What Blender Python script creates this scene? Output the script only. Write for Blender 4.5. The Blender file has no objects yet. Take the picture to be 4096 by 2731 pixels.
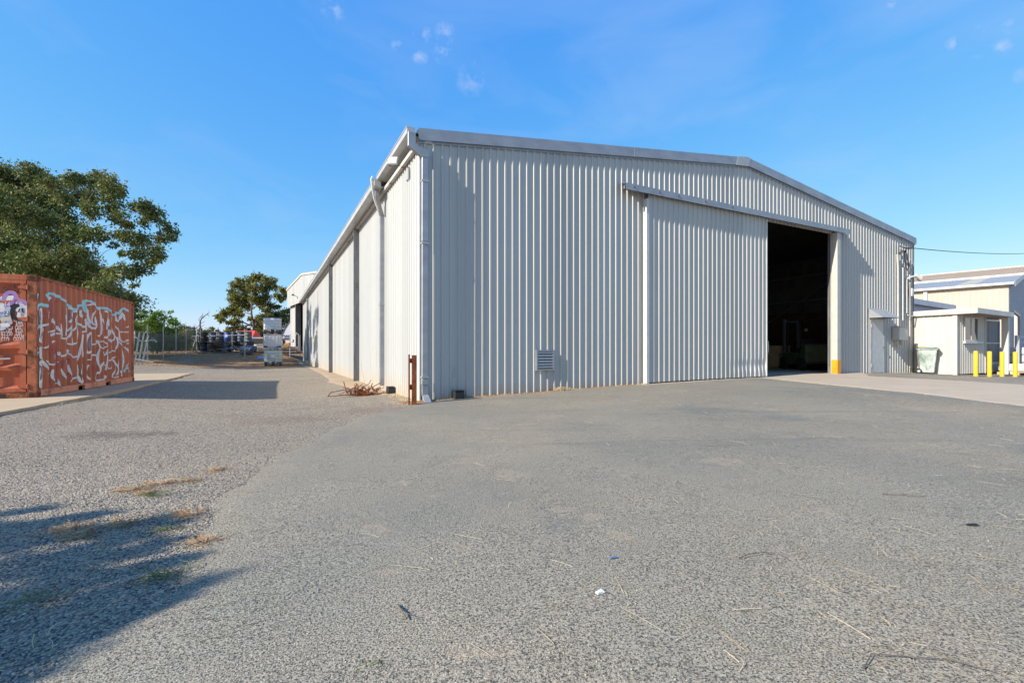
import bpy, math, random, numpy as np
from math import radians as R, sin, cos, pi
from mathutils import Vector, Matrix
random.seed(7); rng = np.random.default_rng(11)
sc = bpy.context.scene; col = sc.collection

# ---------------------------------------------------------------- camera, sky, sun
CAMH = 1.05
cam = bpy.data.cameras.new('camera'); co = bpy.data.objects.new('camera', cam); col.objects.link(co)
co.location = (0, 0, CAMH); co.rotation_euler = (R(90), 0, 0)
cam.sensor_width = 36; cam.lens = 36*1896/4096; cam.shift_y = (1406-1365.5)/4096
cam.clip_start = .05; cam.clip_end = 3000
sc.camera = co
sc.render.resolution_x = 1024; sc.render.resolution_y = 682
SAZ = R(34.0); SEL = R(32.0)
L = Vector((cos(SEL)*cos(SAZ), cos(SEL)*sin(SAZ), -sin(SEL)))
sun = bpy.data.lights.new('sun', 'SUN'); so = bpy.data.objects.new('sun', sun); col.objects.link(so)
sun.energy = 4.8; sun.angle = R(.5); sun.color = (1, .93, .81)
so.rotation_euler = L.to_track_quat('-Z', 'Y').to_euler(); so.location = (-20, -20, 30)
w = bpy.data.worlds.new('World'); sc.world = w; w.use_nodes = True
wn = w.node_tree; wn.nodes.clear()
def wnode(t, **k):
    n = wn.nodes.new(t)
    for a, b in k.items(): setattr(n, a, b)
    return n
out = wnode('ShaderNodeOutputWorld'); bg = wnode('ShaderNodeBackground')
sky = wnode('ShaderNodeTexSky', sky_type='NISHITA', sun_disc=False)
sky.sun_elevation = SEL; sky.sun_rotation = math.atan2(-L.x, -L.y)
sky.altitude = 0; sky.air_density = 1.0; sky.dust_density = .3; sky.ozone_density = 2.5
hs = wnode('ShaderNodeHueSaturation'); hs.inputs['Saturation'].default_value = 1.0
wn.links.new(sky.outputs[0], hs.inputs['Color'])
tc = wnode('ShaderNodeTexCoord')
nz = wnode('ShaderNodeTexNoise'); nz.inputs['Scale'].default_value = 36; nz.inputs['Detail'].default_value = 8; nz.inputs['Roughness'].default_value = .62
wn.links.new(tc.outputs['Generated'], nz.inputs['Vector'])
rp = wnode('ShaderNodeMapRange'); rp.inputs[1].default_value = .45; rp.inputs[2].default_value = .80
wn.links.new(nz.outputs[0], rp.inputs[0])
last = None
# small fair-weather puffs, each given by its direction in the sky and its angular size
for (cx, cy, r) in [(1338,26,80),(1689,141,62),(1780,133,66),(1788,180,52),(1774,215,64),(1675,228,60),(1598,195,55),(1885,312,90),
                    (3927,118,55),(4023,108,58),(3900,205,60),(4005,191,56),(3822,174,52),(4096,296,46),(3552,6,80)]:
    d = Vector(((cx-2048)/1896, 1, (1406-cy)/1896)); k = d.length; d.normalize()
    vm = wnode('ShaderNodeVectorMath', operation='DISTANCE'); vm.inputs[1].default_value = d
    wn.links.new(tc.outputs['Generated'], vm.inputs[0])
    mr = wnode('ShaderNodeMapRange'); mr.inputs[1].default_value = r*.85/1896/k; mr.inputs[2].default_value = .1*r/1896/k
    wn.links.new(vm.outputs['Value'], mr.inputs[0])
    if last is None: last = mr
    else:
        mx = wnode('ShaderNodeMath', operation='MAXIMUM'); wn.links.new(last.outputs[0], mx.inputs[0]); wn.links.new(mr.outputs[0], mx.inputs[1]); last = mx
mul = wnode('ShaderNodeMath', operation='MULTIPLY', use_clamp=True); wn.links.new(last.outputs[0], mul.inputs[0]); wn.links.new(rp.outputs[0], mul.inputs[1])
# thin high veil
nz2 = wnode('ShaderNodeTexNoise'); nz2.inputs['Scale'].default_value = 3.2; nz2.inputs['Detail'].default_value = 7; nz2.inputs['Distortion'].default_value = .6
mp = wnode('ShaderNodeMapping'); mp.inputs['Scale'].default_value = (1, 1, 2.6); mp.inputs['Rotation'].default_value = (0, .35, 0)
wn.links.new(tc.outputs['Generated'], mp.inputs[0]); wn.links.new(mp.outputs[0], nz2.inputs['Vector'])
rp2 = wnode('ShaderNodeMapRange'); rp2.inputs[1].default_value = .46; rp2.inputs[2].default_value = .85; rp2.inputs[4].default_value = .26
wn.links.new(nz2.outputs[0], rp2.inputs[0])
# deepen the blue: per-channel response of the clear winter sky
sx = wnode('ShaderNodeSeparateColor'); cx_ = wnode('ShaderNodeCombineColor'); wn.links.new(hs.outputs[0], sx.inputs[0])
for i, (k, e) in enumerate([(.41, 1.2), (1.12, .64), (3.3, .12)]):
    pw = wnode('ShaderNodeMath', operation='POWER'); pw.inputs[1].default_value = e; mm_ = wnode('ShaderNodeMath', operation='MULTIPLY'); mm_.inputs[1].default_value = k
    wn.links.new(sx.outputs[i], pw.inputs[0]); wn.links.new(pw.outputs[0], mm_.inputs[0]); wn.links.new(mm_.outputs[0], cx_.inputs[i])
m2 = wnode('ShaderNodeMath', operation='MULTIPLY'); m2.inputs[1].default_value = .8
wn.links.new(mul.outputs[0], m2.inputs[0])
mx2 = wnode('ShaderNodeMath', operation='MAXIMUM', use_clamp=True); wn.links.new(m2.outputs[0], mx2.inputs[0]); wn.links.new(rp2.outputs[0], mx2.inputs[1])
mc = wnode('ShaderNodeMixRGB'); mc.inputs[2].default_value = (2.6, 3.0, 3.9, 1)
wn.links.new(mx2.outputs[0], mc.inputs[0]); wn.links.new(cx_.outputs[0], mc.inputs[1])
wn.links.new(mc.outputs[0], bg.inputs[0]); bg.inputs[1].default_value = .15
wn.links.new(bg.outputs[0], out.inputs[0])
sc.view_settings.view_transform = 'Standard'; sc.view_settings.look = 'None'
sc.view_settings.exposure = .72; sc.view_settings.gamma = 1

# ---------------------------------------------------------------- object helpers
FR = {}
def tag(o, label=None, cat=None, group=None, kind=None):
    if label: o['label'] = label
    if cat: o['category'] = cat
    if group: o['group'] = group
    if kind: o['kind'] = kind
    return o
def thing(name, label, cat, loc=(0, 0, 0), rz=0, group=None):
    o = bpy.data.objects.new(name, None); col.objects.link(o)
    o.location = loc; o.rotation_euler = (0, 0, rz); o.empty_display_size = .2
    return tag(o, label, cat, group)
class MB:
    def __init__(s): s.v = []; s.f = []; s.mi = []; s.n = 0; s.cur = 0
    def add(s, vs, fs):
        k = s.n; s.v.extend(tuple(p) for p in vs); s.n += len(vs)
        s.f.extend(tuple(i+k for i in f) for f in fs); s.mi.extend([s.cur]*len(fs)); return s
    def hexa(s, p):
        return s.add(p, [(0,3,2,1),(4,5,6,7),(0,1,5,4),(1,2,6,5),(2,3,7,6),(3,0,4,7)])
    def box(s, x0, x1, y0, y1, z0, z1):
        return s.hexa([(x0,y0,z0),(x1,y0,z0),(x1,y1,z0),(x0,y1,z0),(x0,y0,z1),(x1,y0,z1),(x1,y1,z1),(x0,y1,z1)])
    def bbox(s, x0, x1, y0, y1, z0, z1, b=.01):
        # box with chamfered edges
        X=[(x0,x0+b,x1-b,x1)]; V=[];
        import itertools
        idx={}
        for ax in range(3):
            for sx in (0,1):
                for sy in (0,1):
                    for sz in (0,1):
                        lo=(x0,y0,z0); hi=(x1,y1,z1); q=[]
                        for a,sg in enumerate((sx,sy,sz)):
                            base = hi[a] if sg else lo[a]
                            if a!=ax: base += (-b if sg else b)
                            q.append(base)
                        idx[(ax,sx,sy,sz)]=len(V); V.append(q)
        F=[]
        g=lambda ax,a,b_,c: idx[(ax,a,b_,c)]
        F.append([g(0,0,0,0),g(0,0,0,1),g(0,0,1,1),g(0,0,1,0)]); F.append([g(0,1,0,0),g(0,1,1,0),g(0,1,1,1),g(0,1,0,1)])
        F.append([g(1,0,0,0),g(1,1,0,0),g(1,1,0,1),g(1,0,0,1)]); F.append([g(1,0,1,0),g(1,0,1,1),g(1,1,1,1),g(1,1,1,0)])
        F.append([g(2,0,0,0),g(2,0,1,0),g(2,1,1,0),g(2,1,0,0)]); F.append([g(2,0,0,1),g(2,1,0,1),g(2,1,1,1),g(2,0,1,1)])
        for a in (0,1):
            for b_ in (0,1):
                F.append([g(0,a,b_,0),g(0,a,b_,1),g(1,a,b_,1),g(1,a,b_,0)])
                F.append([g(0,a,0,b_),g(0,a,1,b_),g(2,a,1,b_),g(2,a,0,b_)])
                F.append([g(1,0,a,b_),g(1,1,a,b_),g(2,1,a,b_),g(2,0,a,b_)])
                for c in (0,1): F.append([g(0,a,b_,c),g(1,a,b_,c),g(2,a,b_,c)])
        return s.add(V,F)
    def bar(s, a, b, wd, ht, up=(0,0,1)):
        a = Vector(a); b = Vector(b); d = (b-a).normalized(); up = Vector(up)
        if abs(d.dot(up)) > .99: up = Vector((0,1,0))
        sx = d.cross(up).normalized()*wd/2; sz = sx.cross(d).normalized()*ht/2
        return s.hexa([a-sx-sz, a+sx-sz, b+sx-sz, b-sx-sz, a-sx+sz, a+sx+sz, b+sx+sz, b-sx+sz])
    def tube(s, pts, rad, n=8, cap=True):
        pts = [Vector(p) for p in pts]
        rad = rad if hasattr(rad, '__len__') else [rad]*len(pts)
        V = []; u = None
        for i, p in enumerate(pts):
            t = (pts[min(i+1, len(pts)-1)]-pts[max(i-1, 0)]).normalized()
            if u is None: u = t.orthogonal().normalized()
            u = (u - t*u.dot(t)); u = u.normalized() if u.length > 1e-6 else t.orthogonal().normalized()
            v = t.cross(u)
            for k in range(n):
                a = 2*pi*k/n; V.append(p+(u*cos(a)+v*sin(a))*rad[i])
        F = []
        for i in range(len(pts)-1):
            for k in range(n):
                F.append((i*n+k, i*n+(k+1) % n, (i+1)*n+(k+1) % n, (i+1)*n+k))
        if cap: F.append(tuple(range(n-1, -1, -1))); F.append(tuple((len(pts)-1)*n+k for k in range(n)))
        return s.add(V, F)
    def lathe(s, prof, c=(0,0,0), n=24, ax='z', m=None):
        V = []
        for (r, h) in prof:
            for k in range(n):
                a = 2*pi*k/n; p = (r*cos(a), r*sin(a), h)
                if ax == 'x': p = (p[2], p[0], p[1])
                if ax == 'y': p = (p[0], p[2], p[1])
                p = Vector(p)
                if m is not None: p = m @ p
                V.append(p+Vector(c))
        F = []
        for i in range(len(prof)-1):
            for k in range(n): F.append((i*n+k, i*n+(k+1) % n, (i+1)*n+(k+1) % n, (i+1)*n+k))
        F.append(tuple(range(n-1, -1, -1))); F.append(tuple((len(prof)-1)*n+k for k in range(n)))
        return s.add(V, F)
    def prism(s, poly, vec):
        n = len(poly); v = Vector(vec); P = [Vector(p) for p in poly]
        return s.add(P+[p+v for p in P], [tuple(range(n-1,-1,-1)), tuple(range(n, 2*n))]+[(i, (i+1) % n, n+(i+1) % n, n+i) for i in range(n)])
    def quad(s, a, b, c, d): return s.add([a, b, c, d], [(0,1,2,3)])
    def sheet(s, us, hs_, zb, zt, P, nz=1):
        # corrugated sheet: columns at us with relief hs_, from zb(u) to zt(u); P(u,h,z) -> point
        V = []; F = []
        for u, h in zip(us, hs_):
            b, t = zb(u), zt(u)
            for j in range(nz+1): V.append(P(u, h, b+(t-b)*j/nz))
        m = nz+1
        for i in range(len(us)-1):
            for j in range(nz):
                F.append((i*m+j, (i+1)*m+j, (i+1)*m+j+1, i*m+j+1))
        return s.add(V, F)
    def build(s, name, mat, parent=None, world=False, smooth=False, recalc=True):
        me = bpy.data.meshes.new(name); v = s.v
        if world and parent is not None:
            p = parent
            while p.parent: p = p.parent
            M = (Matrix.Translation(p.location) @ p.rotation_euler.to_matrix().to_4x4()).inverted()
            v = [tuple(M @ Vector(q)) for q in v]
        me.from_pydata(v, [], s.f)
        mats = mat if isinstance(mat, (list, tuple)) else [mat]
        for m in mats: me.materials.append(m)
        if len(mats) > 1: me.polygons.foreach_set('material_index', s.mi)
        if recalc:
            import bmesh
            bm = bmesh.new(); bm.from_mesh(me); bmesh.ops.recalc_face_normals(bm, faces=bm.faces); bm.to_mesh(me); bm.free()
        if smooth:
            me.polygons.foreach_set('use_smooth', [True]*len(me.polygons))
            try: me.set_sharp_from_angle(angle=R(40))
            except Exception: pass
        me.update()
        o = bpy.data.objects.new(name, me); col.objects.link(o)
        if parent is not None: o.parent = parent
        return o
def split_loose(names):
    # every loose shell of the named part meshes becomes a part of its own
    for o in [o for o in col.objects if o.type == 'MESH' and o.parent is not None and o.name.split('.')[0] in names]:
        me = o.data; n = len(me.vertices); par = list(range(n))
        def find(a):
            while par[a] != a: par[a] = par[par[a]]; a = par[a]
            return a
        for p in me.polygons:
            v = p.vertices; r = find(v[0])
            for q in v[1:]: par[find(q)] = r
        groups = {}
        for p in me.polygons: groups.setdefault(find(p.vertices[0]), []).append(p.index)
        if not 1 < len(groups) <= 60: continue
        base = o.name.split('.')[0]; first = True
        for fs in groups.values():
            idx = {}; V = []; F = []
            for fi in fs:
                f = []
                for vi in me.polygons[fi].vertices:
                    if vi not in idx: idx[vi] = len(V); V.append(me.vertices[vi].co[:])
                    f.append(idx[vi])
                F.append(f)
            m2 = bpy.data.meshes.new(base); m2.from_pydata(V, [], F); m2.materials.append(me.materials[0])
            if me.polygons[0].use_smooth:
                m2.polygons.foreach_set('use_smooth', [True]*len(F)); m2.set_sharp_from_angle(angle=R(40))
            m2.update()
            q = bpy.data.objects.new(base, m2) if not first else o
            if first: o.data = m2; first = False
            else: col.objects.link(q); q.parent = o.parent; q.location = o.location; q.rotation_euler = o.rotation_euler
            for ch in []: pass
def copy_tree(o, parent=None):
    c = o.copy(); col.objects.link(c); c.parent = parent
    for ch in list(o.children): copy_tree(ch, c)
    return c

# ---------------------------------------------------------------- materials
class NT:
    def __init__(s, name):
        s.m = bpy.data.materials.new(name); s.m.use_nodes = True; s.t = s.m.node_tree; s.t.nodes.clear()
        s.out = s.n('ShaderNodeOutputMaterial'); s.b = s.n('ShaderNodeBsdfPrincipled'); s.l(s.b.outputs[0], s.out.inputs[0])
        s.tc = s.n('ShaderNodeTexCoord')
    def n(s, t, **k):
        q = s.t.nodes.new(t)
        for a, b in k.items(): setattr(q, a, b)
        return q
    def l(s, a, b): s.t.links.new(a, b)
    def vec(s, scale=(1,1,1), src='Object'):
        m = s.n('ShaderNodeMapping'); m.inputs['Scale'].default_value = scale
        s.l(s.tc.outputs[src], m.inputs[0]); return m.outputs[0]
    def noise(s, scale, detail=6, rough=.55, vec=None, dist=0):
        q = s.n('ShaderNodeTexNoise'); q.inputs['Scale'].default_value = scale; q.inputs['Detail'].default_value = detail
        q.inputs['Roughness'].default_value = rough; q.inputs['Distortion'].default_value = dist
        s.l(vec if vec is not None else s.tc.outputs['Object'], q.inputs['Vector']); return q.outputs[0]
    def voro(s, scale, vec=None, out='Distance', feat='F1'):
        q = s.n('ShaderNodeTexVoronoi', feature=feat); q.inputs['Scale'].default_value = scale
        s.l(vec if vec is not None else s.tc.outputs['Object'], q.inputs['Vector']); return q.outputs[out]
    def rng(s, x, a, b, c=0, d=1):
        q = s.n('ShaderNodeMapRange'); s.l(x, q.inputs[0])
        for i, v in enumerate((a, b, c, d)): q.inputs[i+1].default_value = v
        return q.outputs[0]
    def mix(s, f, a, b, mode='MIX'):
        q = s.n('ShaderNodeMixRGB', blend_type=mode)
        for i, v in enumerate((f, a, b)):
            if isinstance(v, (int, float)): q.inputs[i].default_value = v if i == 0 else (v, v, v, 1)
            elif isinstance(v, (tuple, list)): q.inputs[i].default_value = (*v[:3], 1)
            else: s.l(v, q.inputs[i])
        return q.outputs[0]
    def math(s, op, a, b=0, clamp=False):
        q = s.n('ShaderNodeMath', operation=op, use_clamp=clamp)
        for i, v in enumerate((a, b)):
            if isinstance(v, (int, float)): q.inputs[i].default_value = v
            else: s.l(v, q.inputs[i])
        return q.outputs[0]
    def sep(s, src='Object'):
        q = s.n('ShaderNodeSeparateXYZ'); s.l(s.tc.outputs[src], q.inputs[0]); return q.outputs
    def bump(s, h, st, dist=.01):
        q = s.n('ShaderNodeBump'); q.inputs['Strength'].default_value = st; q.inputs['Distance'].default_value = dist
        s.l(h, q.inputs['Height']); s.l(q.outputs[0], s.b.inputs['Normal']); return q
    def fin(s, c, rough=.6, metal=0, spec=.5):
        if isinstance(c, (tuple, list)): s.b.inputs['Base Color'].default_value = (*c[:3], 1)
        else: s.l(c, s.b.inputs['Base Color'])
        if isinstance(rough, (int, float)): s.b.inputs['Roughness'].default_value = rough
        else: s.l(rough, s.b.inputs['Roughness'])
        s.b.inputs['Metallic'].default_value = metal; s.b.inputs['Specular IOR Level'].default_value = spec
        return s.m
def pm(name, c1, c2=None, scale=8, rough=.6, metal=0, bump=.0, bs=40, stretch=(1,1,1), spec=.4, lo=.35, hi=.65):
    t = NT(name); c2 = c2 or tuple(x*.8 for x in c1); v = t.vec(stretch)
    f = t.rng(t.noise(scale, 7, .6, v), lo, hi)
    if bump: t.bump(t.noise(bs, 5, .6, v), bump)
    return t.fin(t.mix(f, c2, c1), rough, metal, spec)
M = {}
def wallmat(name, base, dirt, rust=True, basez=.35, streak=.2, blotch=(.42,.40,.36)):
    t = NT(name); s = t.sep()
    v = t.vec((9, 9, .35)); st = t.rng(t.noise(1.2, 7, .7, v), .35, .75)
    c = t.mix(t.math('MULTIPLY', st, streak*2), base, blotch)
    # every cladding sheet (four ribs) has weathered a little differently, on both wall directions
    fl = t.math('FLOOR', t.math('DIVIDE', t.math('ADD', s[0], s[1]), .76)); wnz = t.n('ShaderNodeTexWhiteNoise', noise_dimensions='1D'); t.l(fl, wnz.inputs['W'])
    c = t.mix(1, c, t.rng(wnz.outputs[0], 0, 1, .90, 1.05), 'MULTIPLY')
    big = t.rng(t.noise(.5, 4, .5), .4, .7); c = t.mix(t.math('MULTIPLY', big, .18), c, (base[0]*.8, base[1]*.8, base[2]*.8))
    # splashed dirt along the foot of the sheets
    foot = t.math('MULTIPLY', t.rng(s[2], basez, .05), t.rng(t.noise(3, 6, .7, t.vec((6,6,.8))), .35, .62), True)
    c = t.mix(t.math('MULTIPLY', foot, .75), c, dirt)
    sm = t.math('MULTIPLY', t.rng(t.noise(1.0, 8, .75, t.vec((2.2,2.2,.5))), .60, .78), t.rng(s[2], 3.0, .6)); c = t.mix(t.math('MULTIPLY', sm, .55), c, (.20,.19,.18))
    # scuffs and small rust spots
    if rust:
        r = t.rng(t.noise(2.2, 9, .72, t.vec((3,3,.9))), .68, .74); c = t.mix(t.math('MULTIPLY', r, .55), c, (.30,.16,.09))
        sp = t.rng(t.voro(5.3, t.vec((1,1,.6))), .035, .02); c = t.mix(t.math('MULTIPLY', sp, .5), c, (.12,.11,.10))
    t.bump(t.noise(1.4, 3, .5, t.vec((3,3,1))), .25, .02)
    return t.fin(c, .42, 0, .5)
M['wall'] = wallmat('sheet_steel_offwhite', (.475,.462,.432), (.36,.27,.17))
M['wall_side'] = wallmat('sheet_steel_white', (.485,.49,.487), (.55,.38,.20), basez=.55, streak=.2)
M['door'] = wallmat('sheet_steel_door', (.475,.462,.432), (.38,.27,.17))
M['roof'] = pm('zincalume_roof', (.45,.46,.47), (.36,.37,.38), 3, .38, .5)
M['flash'] = pm('zinc_flashing', (.36,.37,.385), (.28,.29,.315), 2.2, .42, .25, .15, 6, (1,1,2))
M['gutter'] = pm('gutter_paint', (.46,.46,.46), (.38,.38,.38), 2.5, .42, .1, .1, 5)
M['white'] = pm('white_paint', (.56,.56,.54), (.48,.48,.46), 5, .45)
M['cream'] = pm('cream_paint', (.50,.48,.43), (.43,.41,.37), 4, .5)
M['greypaint'] = pm('grey_paint', (.42,.43,.44), (.34,.35,.36), 6, .5)
M['steel'] = pm('galvanised_steel', (.50,.51,.52), (.38,.39,.40), 20, .42, .7)
M['column'] = pm('dull_steel_column', (.20,.21,.22), (.13,.135,.14), 5, .55, .3, .1, 20, (3,3,.5))
M['black'] = pm('black_plastic', (.018,.018,.02), (.03,.03,.03), 12, .45)
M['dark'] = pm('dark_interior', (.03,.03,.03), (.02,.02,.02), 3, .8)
M['rust'] = pm('rusty_steel', (.27,.085,.032), (.10,.034,.018), 9, .85, .2, .5, 60, spec=.2)
M['rustwhite'] = pm('rusted_white_beam', (.46,.45,.43), (.24,.11,.06), 3.5, .7, 0, .3, 30, lo=.34, hi=.42)
M['orange'] = pm('orange_paint', (.86,.33,.01), (.72,.25,.01), 3, .5, 0, .2, 14)
M['yellow'] = pm('yellow_paint', (.74,.44,.03), (.62,.36,.03), 4, .45, lo=.2, hi=.5)
M['glass'] = NT('window_glass').fin((.03,.035,.04), .04, 0, .9)
M['lens'] = NT('lamp_glass').fin((.55,.56,.52), .12, 0, .8)
M['cable'] = pm('black_cable', (.015,.015,.018), None, 5, .5)
M['timber'] = pm('pale_timber', (.55,.38,.20), (.38,.25,.13), 2, .75, 0, .2, 20, (1,1,8))
M['greytimber'] = pm('weathered_timber', (.16,.14,.12), (.07,.06,.055), 4, .85)
M['blue'] = pm('blue_plastic', (.015,.10,.45), (.01,.07,.32), 4, .4)
M['bluelabel'] = pm('blue_paper', (.30,.45,.90), (.25,.38,.8), 4, .6)
M['paper'] = pm('white_paper', (.78,.78,.76), (.68,.68,.66), 8, .6)
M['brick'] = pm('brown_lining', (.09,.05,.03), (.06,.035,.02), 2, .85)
M['bark'] = pm('eucalypt_bark', (.20,.155,.12), (.09,.07,.055), 6, .9, 0, .6, 14, (3,3,.8))
M['deadwood'] = pm('dead_wood', (.16,.13,.11), (.09,.07,.06), 8, .9)
M['rubber'] = pm('tyre_rubber', (.02,.02,.02), None, 10, .8)
M['red'] = pm('red_fabric', (.72,.08,.08), (.55,.05,.05), 2, .7)
def conc(name, a, b, crack=True):
    t = NT(name); f = t.rng(t.noise(.9, 8, .62), .3, .7); c = t.mix(f, a, b)
    g = t.rng(t.noise(60, 4, .7), .3, .7); c = t.mix(t.math('MULTIPLY', g, .35), c, tuple(x*.62 for x in a))
    s2 = t.rng(t.noise(2.6, 9, .7), .58, .72); c = t.mix(t.math('MULTIPLY', s2, .45), c, tuple(x*.55 for x in b))
    if False:
        cr = t.rng(t.voro(.22, None, 'Distance', 'DISTANCE_TO_EDGE'), .004, .0015); c = t.mix(t.math('MULTIPLY', cr, .7), c, (.10,.09,.08))
    t.bump(t.noise(90, 5, .7), .35, .01)
    return t.fin(c, .85, 0, .25)
M['slab'] = conc('concrete_tan', (.48,.37,.24), (.40,.31,.21), False)
M['apron'] = conc('concrete_apron', (.47,.385,.295), (.40,.33,.255))
M['footing'] = conc('concrete_footing', (.42,.32,.21), (.30,.22,.15), False)
def leafmat(name, cols, trans=.25):
    t = NT(name); g = t.n('ShaderNodeNewGeometry')
    cr = t.n('ShaderNodeValToRGB'); cr.color_ramp.interpolation = 'LINEAR'
    el = cr.color_ramp.elements
    while len(el) < len(cols): el.new(.5)
    for i, cc in enumerate(cols): el[i].position = i/(len(cols)-1); el[i].color = (*cc, 1)
    nb = t.rng(t.noise(.55, 3, .5), .3, .7)
    fac = t.math('ADD', t.math('MULTIPLY', g.outputs['Random Per Island'], .6), t.math('MULTIPLY', nb, .4))
    t.l(fac, cr.inputs[0]); t.fin(cr.outputs[0], .6, 0, .22)
    tr = t.n('ShaderNodeBsdfTranslucent'); t.l(cr.outputs[0], tr.inputs[0]); ms = t.n('ShaderNodeMixShader'); ms.inputs[0].default_value = trans
    t.l(t.b.outputs[0], ms.inputs[1]); t.l(tr.outputs[0], ms.inputs[2]); t.l(ms.outputs[0], t.out.inputs[0]); return t.m
M['leaf_big'] = leafmat('eucalypt_leaves', [(.025,.042,.014),(.06,.10,.028),(.12,.155,.042),(.22,.21,.06),(.22,.16,.06)])
M['leaf_mid'] = leafmat('mid_leaves', [(.05,.07,.018),(.12,.14,.03),(.20,.19,.045),(.29,.22,.07)])
M['leaf_bright'] = leafmat('bright_leaves', [(.06,.12,.015),(.14,.24,.025),(.26,.40,.04),(.34,.44,.06)], .4)
M['leaf_dark'] = leafmat('dark_leaves', [(.02,.035,.015),(.04,.055,.02),(.06,.08,.03)])
M['drygrass'] = leafmat('dry_grass', [(.30,.20,.08),(.50,.39,.22),(.64,.53,.35),(.74,.65,.48)], .2)
M['redweed'] = leafmat('red_weed', [(.28,.11,.05),(.40,.20,.09),(.46,.32,.15),(.24,.20,.07)], .2)
M['greenweed'] = leafmat('green_weed', [(.06,.10,.025),(.12,.16,.04),(.30,.28,.10)], .3)
# ---------------------------------------------------------------- ground heights (thin plate spline through surveyed spots)
GP = np.array([(-1.93,10,0),(3.58,12.84,.163),(7.98,15.1,.23),(12.1,17.24,.25),(16.5,19.5,.17),(-5,16,.0),(-10,25,0),(-16,38,.02),(-18.9,43,.1),
 (-17.4,34.5,.03),(-9.25,10,.03),(-8.3,7.6,.03),(-11.1,14.4,.03),(-14.5,21.4,.04),(-6.2,12.6,-.2),(-8.85,17.9,-.06),(-7.6,11.7,-.13),(-3.5,11.0,-.03),
 (0,0,0),(0,3,0),(-4,4,-.02),(-3,7,-.03),(6,5,.04),(10,10,.12),(4,9,.08),(18,17.6,.1),(20,12,.1),(25,20,.06),(35,30,.1),(20,0,.05),(-20,0,0),
 (-22.7,29.5,.40),(-25.5,34.6,.52),(-27,38,.66),(-30,44,.95),(-22,39,.6),(-19.7,42,.62),(-21.5,27,.28),(-18,29,.03),(-24,43,.95),(-20,46,.9),(-29,62,1.05),
 (-35,60,1.05),(-13,30,.02),(-30,25,.3),(-40,40,.9),(-30,10,.1),(-15,10,.06),(-14,3,.0),(-24,34.5,.3),(-21,34.5,.12),(-22.5,44.5,.98)])
def tps_k(r2): return np.where(r2 > 1e-9, r2*np.log(np.maximum(r2, 1e-12)), 0)
_n = len(GP); _d2 = ((GP[:, None, :2]-GP[None, :, :2])**2).sum(-1)
_A = np.zeros((_n+3, _n+3)); _A[:_n, :_n] = tps_k(_d2)+np.eye(_n)*.03; _A[:_n, _n] = 1; _A[:_n, _n+1:] = GP[:, :2]; _A[_n:, :_n] = _A[:_n, _n:].T
_w = np.linalg.solve(_A, np.concatenate([GP[:, 2], np.zeros(3)]))
def G(x, y):
    x = np.asarray(x, float); y = np.asarray(y, float); sh = x.shape; x = x.ravel(); y = y.ravel()
    z = _w[_n]+_w[_n+1]*x+_w[_n+2]*y
    for i in range(_n): z = z+_w[i]*tps_k((x-GP[i, 0])**2+(y-GP[i, 1])**2)
    z = np.clip(z, -.3, 1.1)
    far = np.clip((np.hypot(x, y)-75)/80, 0, 1); z = z*(1-far)+.6*far
    near = np.hypot(x, y) < 7
    return z.reshape(sh)
def g(x, y): return float(G(np.array([x]), np.array([y]))[0])
_off = g(0, 0)
GX = lambda px: (px-2048)/1896
def pix(px, py, extra=0):
    # where the line of sight to a spot of ground meets the terrain (used only to read positions off the survey)
    r = (px-2048)/1896; s = (1406-py)/1896; y = 1.0
    lo = .5
    for _ in range(4000):
        y2 = lo*1.01
        if CAMH+s*y2 <= g(r*y2, y2)+extra: break
        lo = y2
        if lo > 200: break
    hi = lo*1.01
    for _ in range(12):
        m = (lo+hi)/2
        if CAMH+s*m <= g(r*m, m)+extra: hi = m
        else: lo = m
    return (r*hi, hi)
# smooth value noise for edges
def vnoise(x, y, seed=0):
    def h(i, j):
        a = np.sin(i*127.1+j*311.7+seed*74.7)*43758.5453; return a-np.floor(a)
    xi = np.floor(x); yi = np.floor(y); fx = x-xi; fy = y-yi; fx = fx*fx*(3-2*fx); fy = fy*fy*(3-2*fy)
    return (h(xi, yi)*(1-fx)+h(xi+1, yi)*fx)*(1-fy)+(h(xi, yi+1)*(1-fx)+h(xi+1, yi+1)*fx)*fy
def fbm(x, y, seed=0, o=4):
    v = 0; a = .5
    for k in range(o): v = v+a*vnoise(x*2**k, y*2**k, seed+k); a /= 2
    return v-.47
def seg_sdf(x, y, poly):
    # signed distance to a polygon, positive inside
    d = np.full(x.shape, 1e9); inside = np.zeros(x.shape, bool); n = len(poly)
    for i in range(n):
        ax, ay = poly[i]; bx, by = poly[(i+1) % n]
        ex, ey = bx-ax, by-ay; t = np.clip(((x-ax)*ex+(y-ay)*ey)/(ex*ex+ey*ey), 0, 1)
        d = np.minimum(d, np.hypot(x-ax-t*ex, y-ay-t*ey))
        c = ((ay > y) != (by > y)) & (x < (bx-ax)*(y-ay)/(by-ay+1e-12)+ax); inside ^= c
    return np.where(inside, d, -d)
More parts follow.
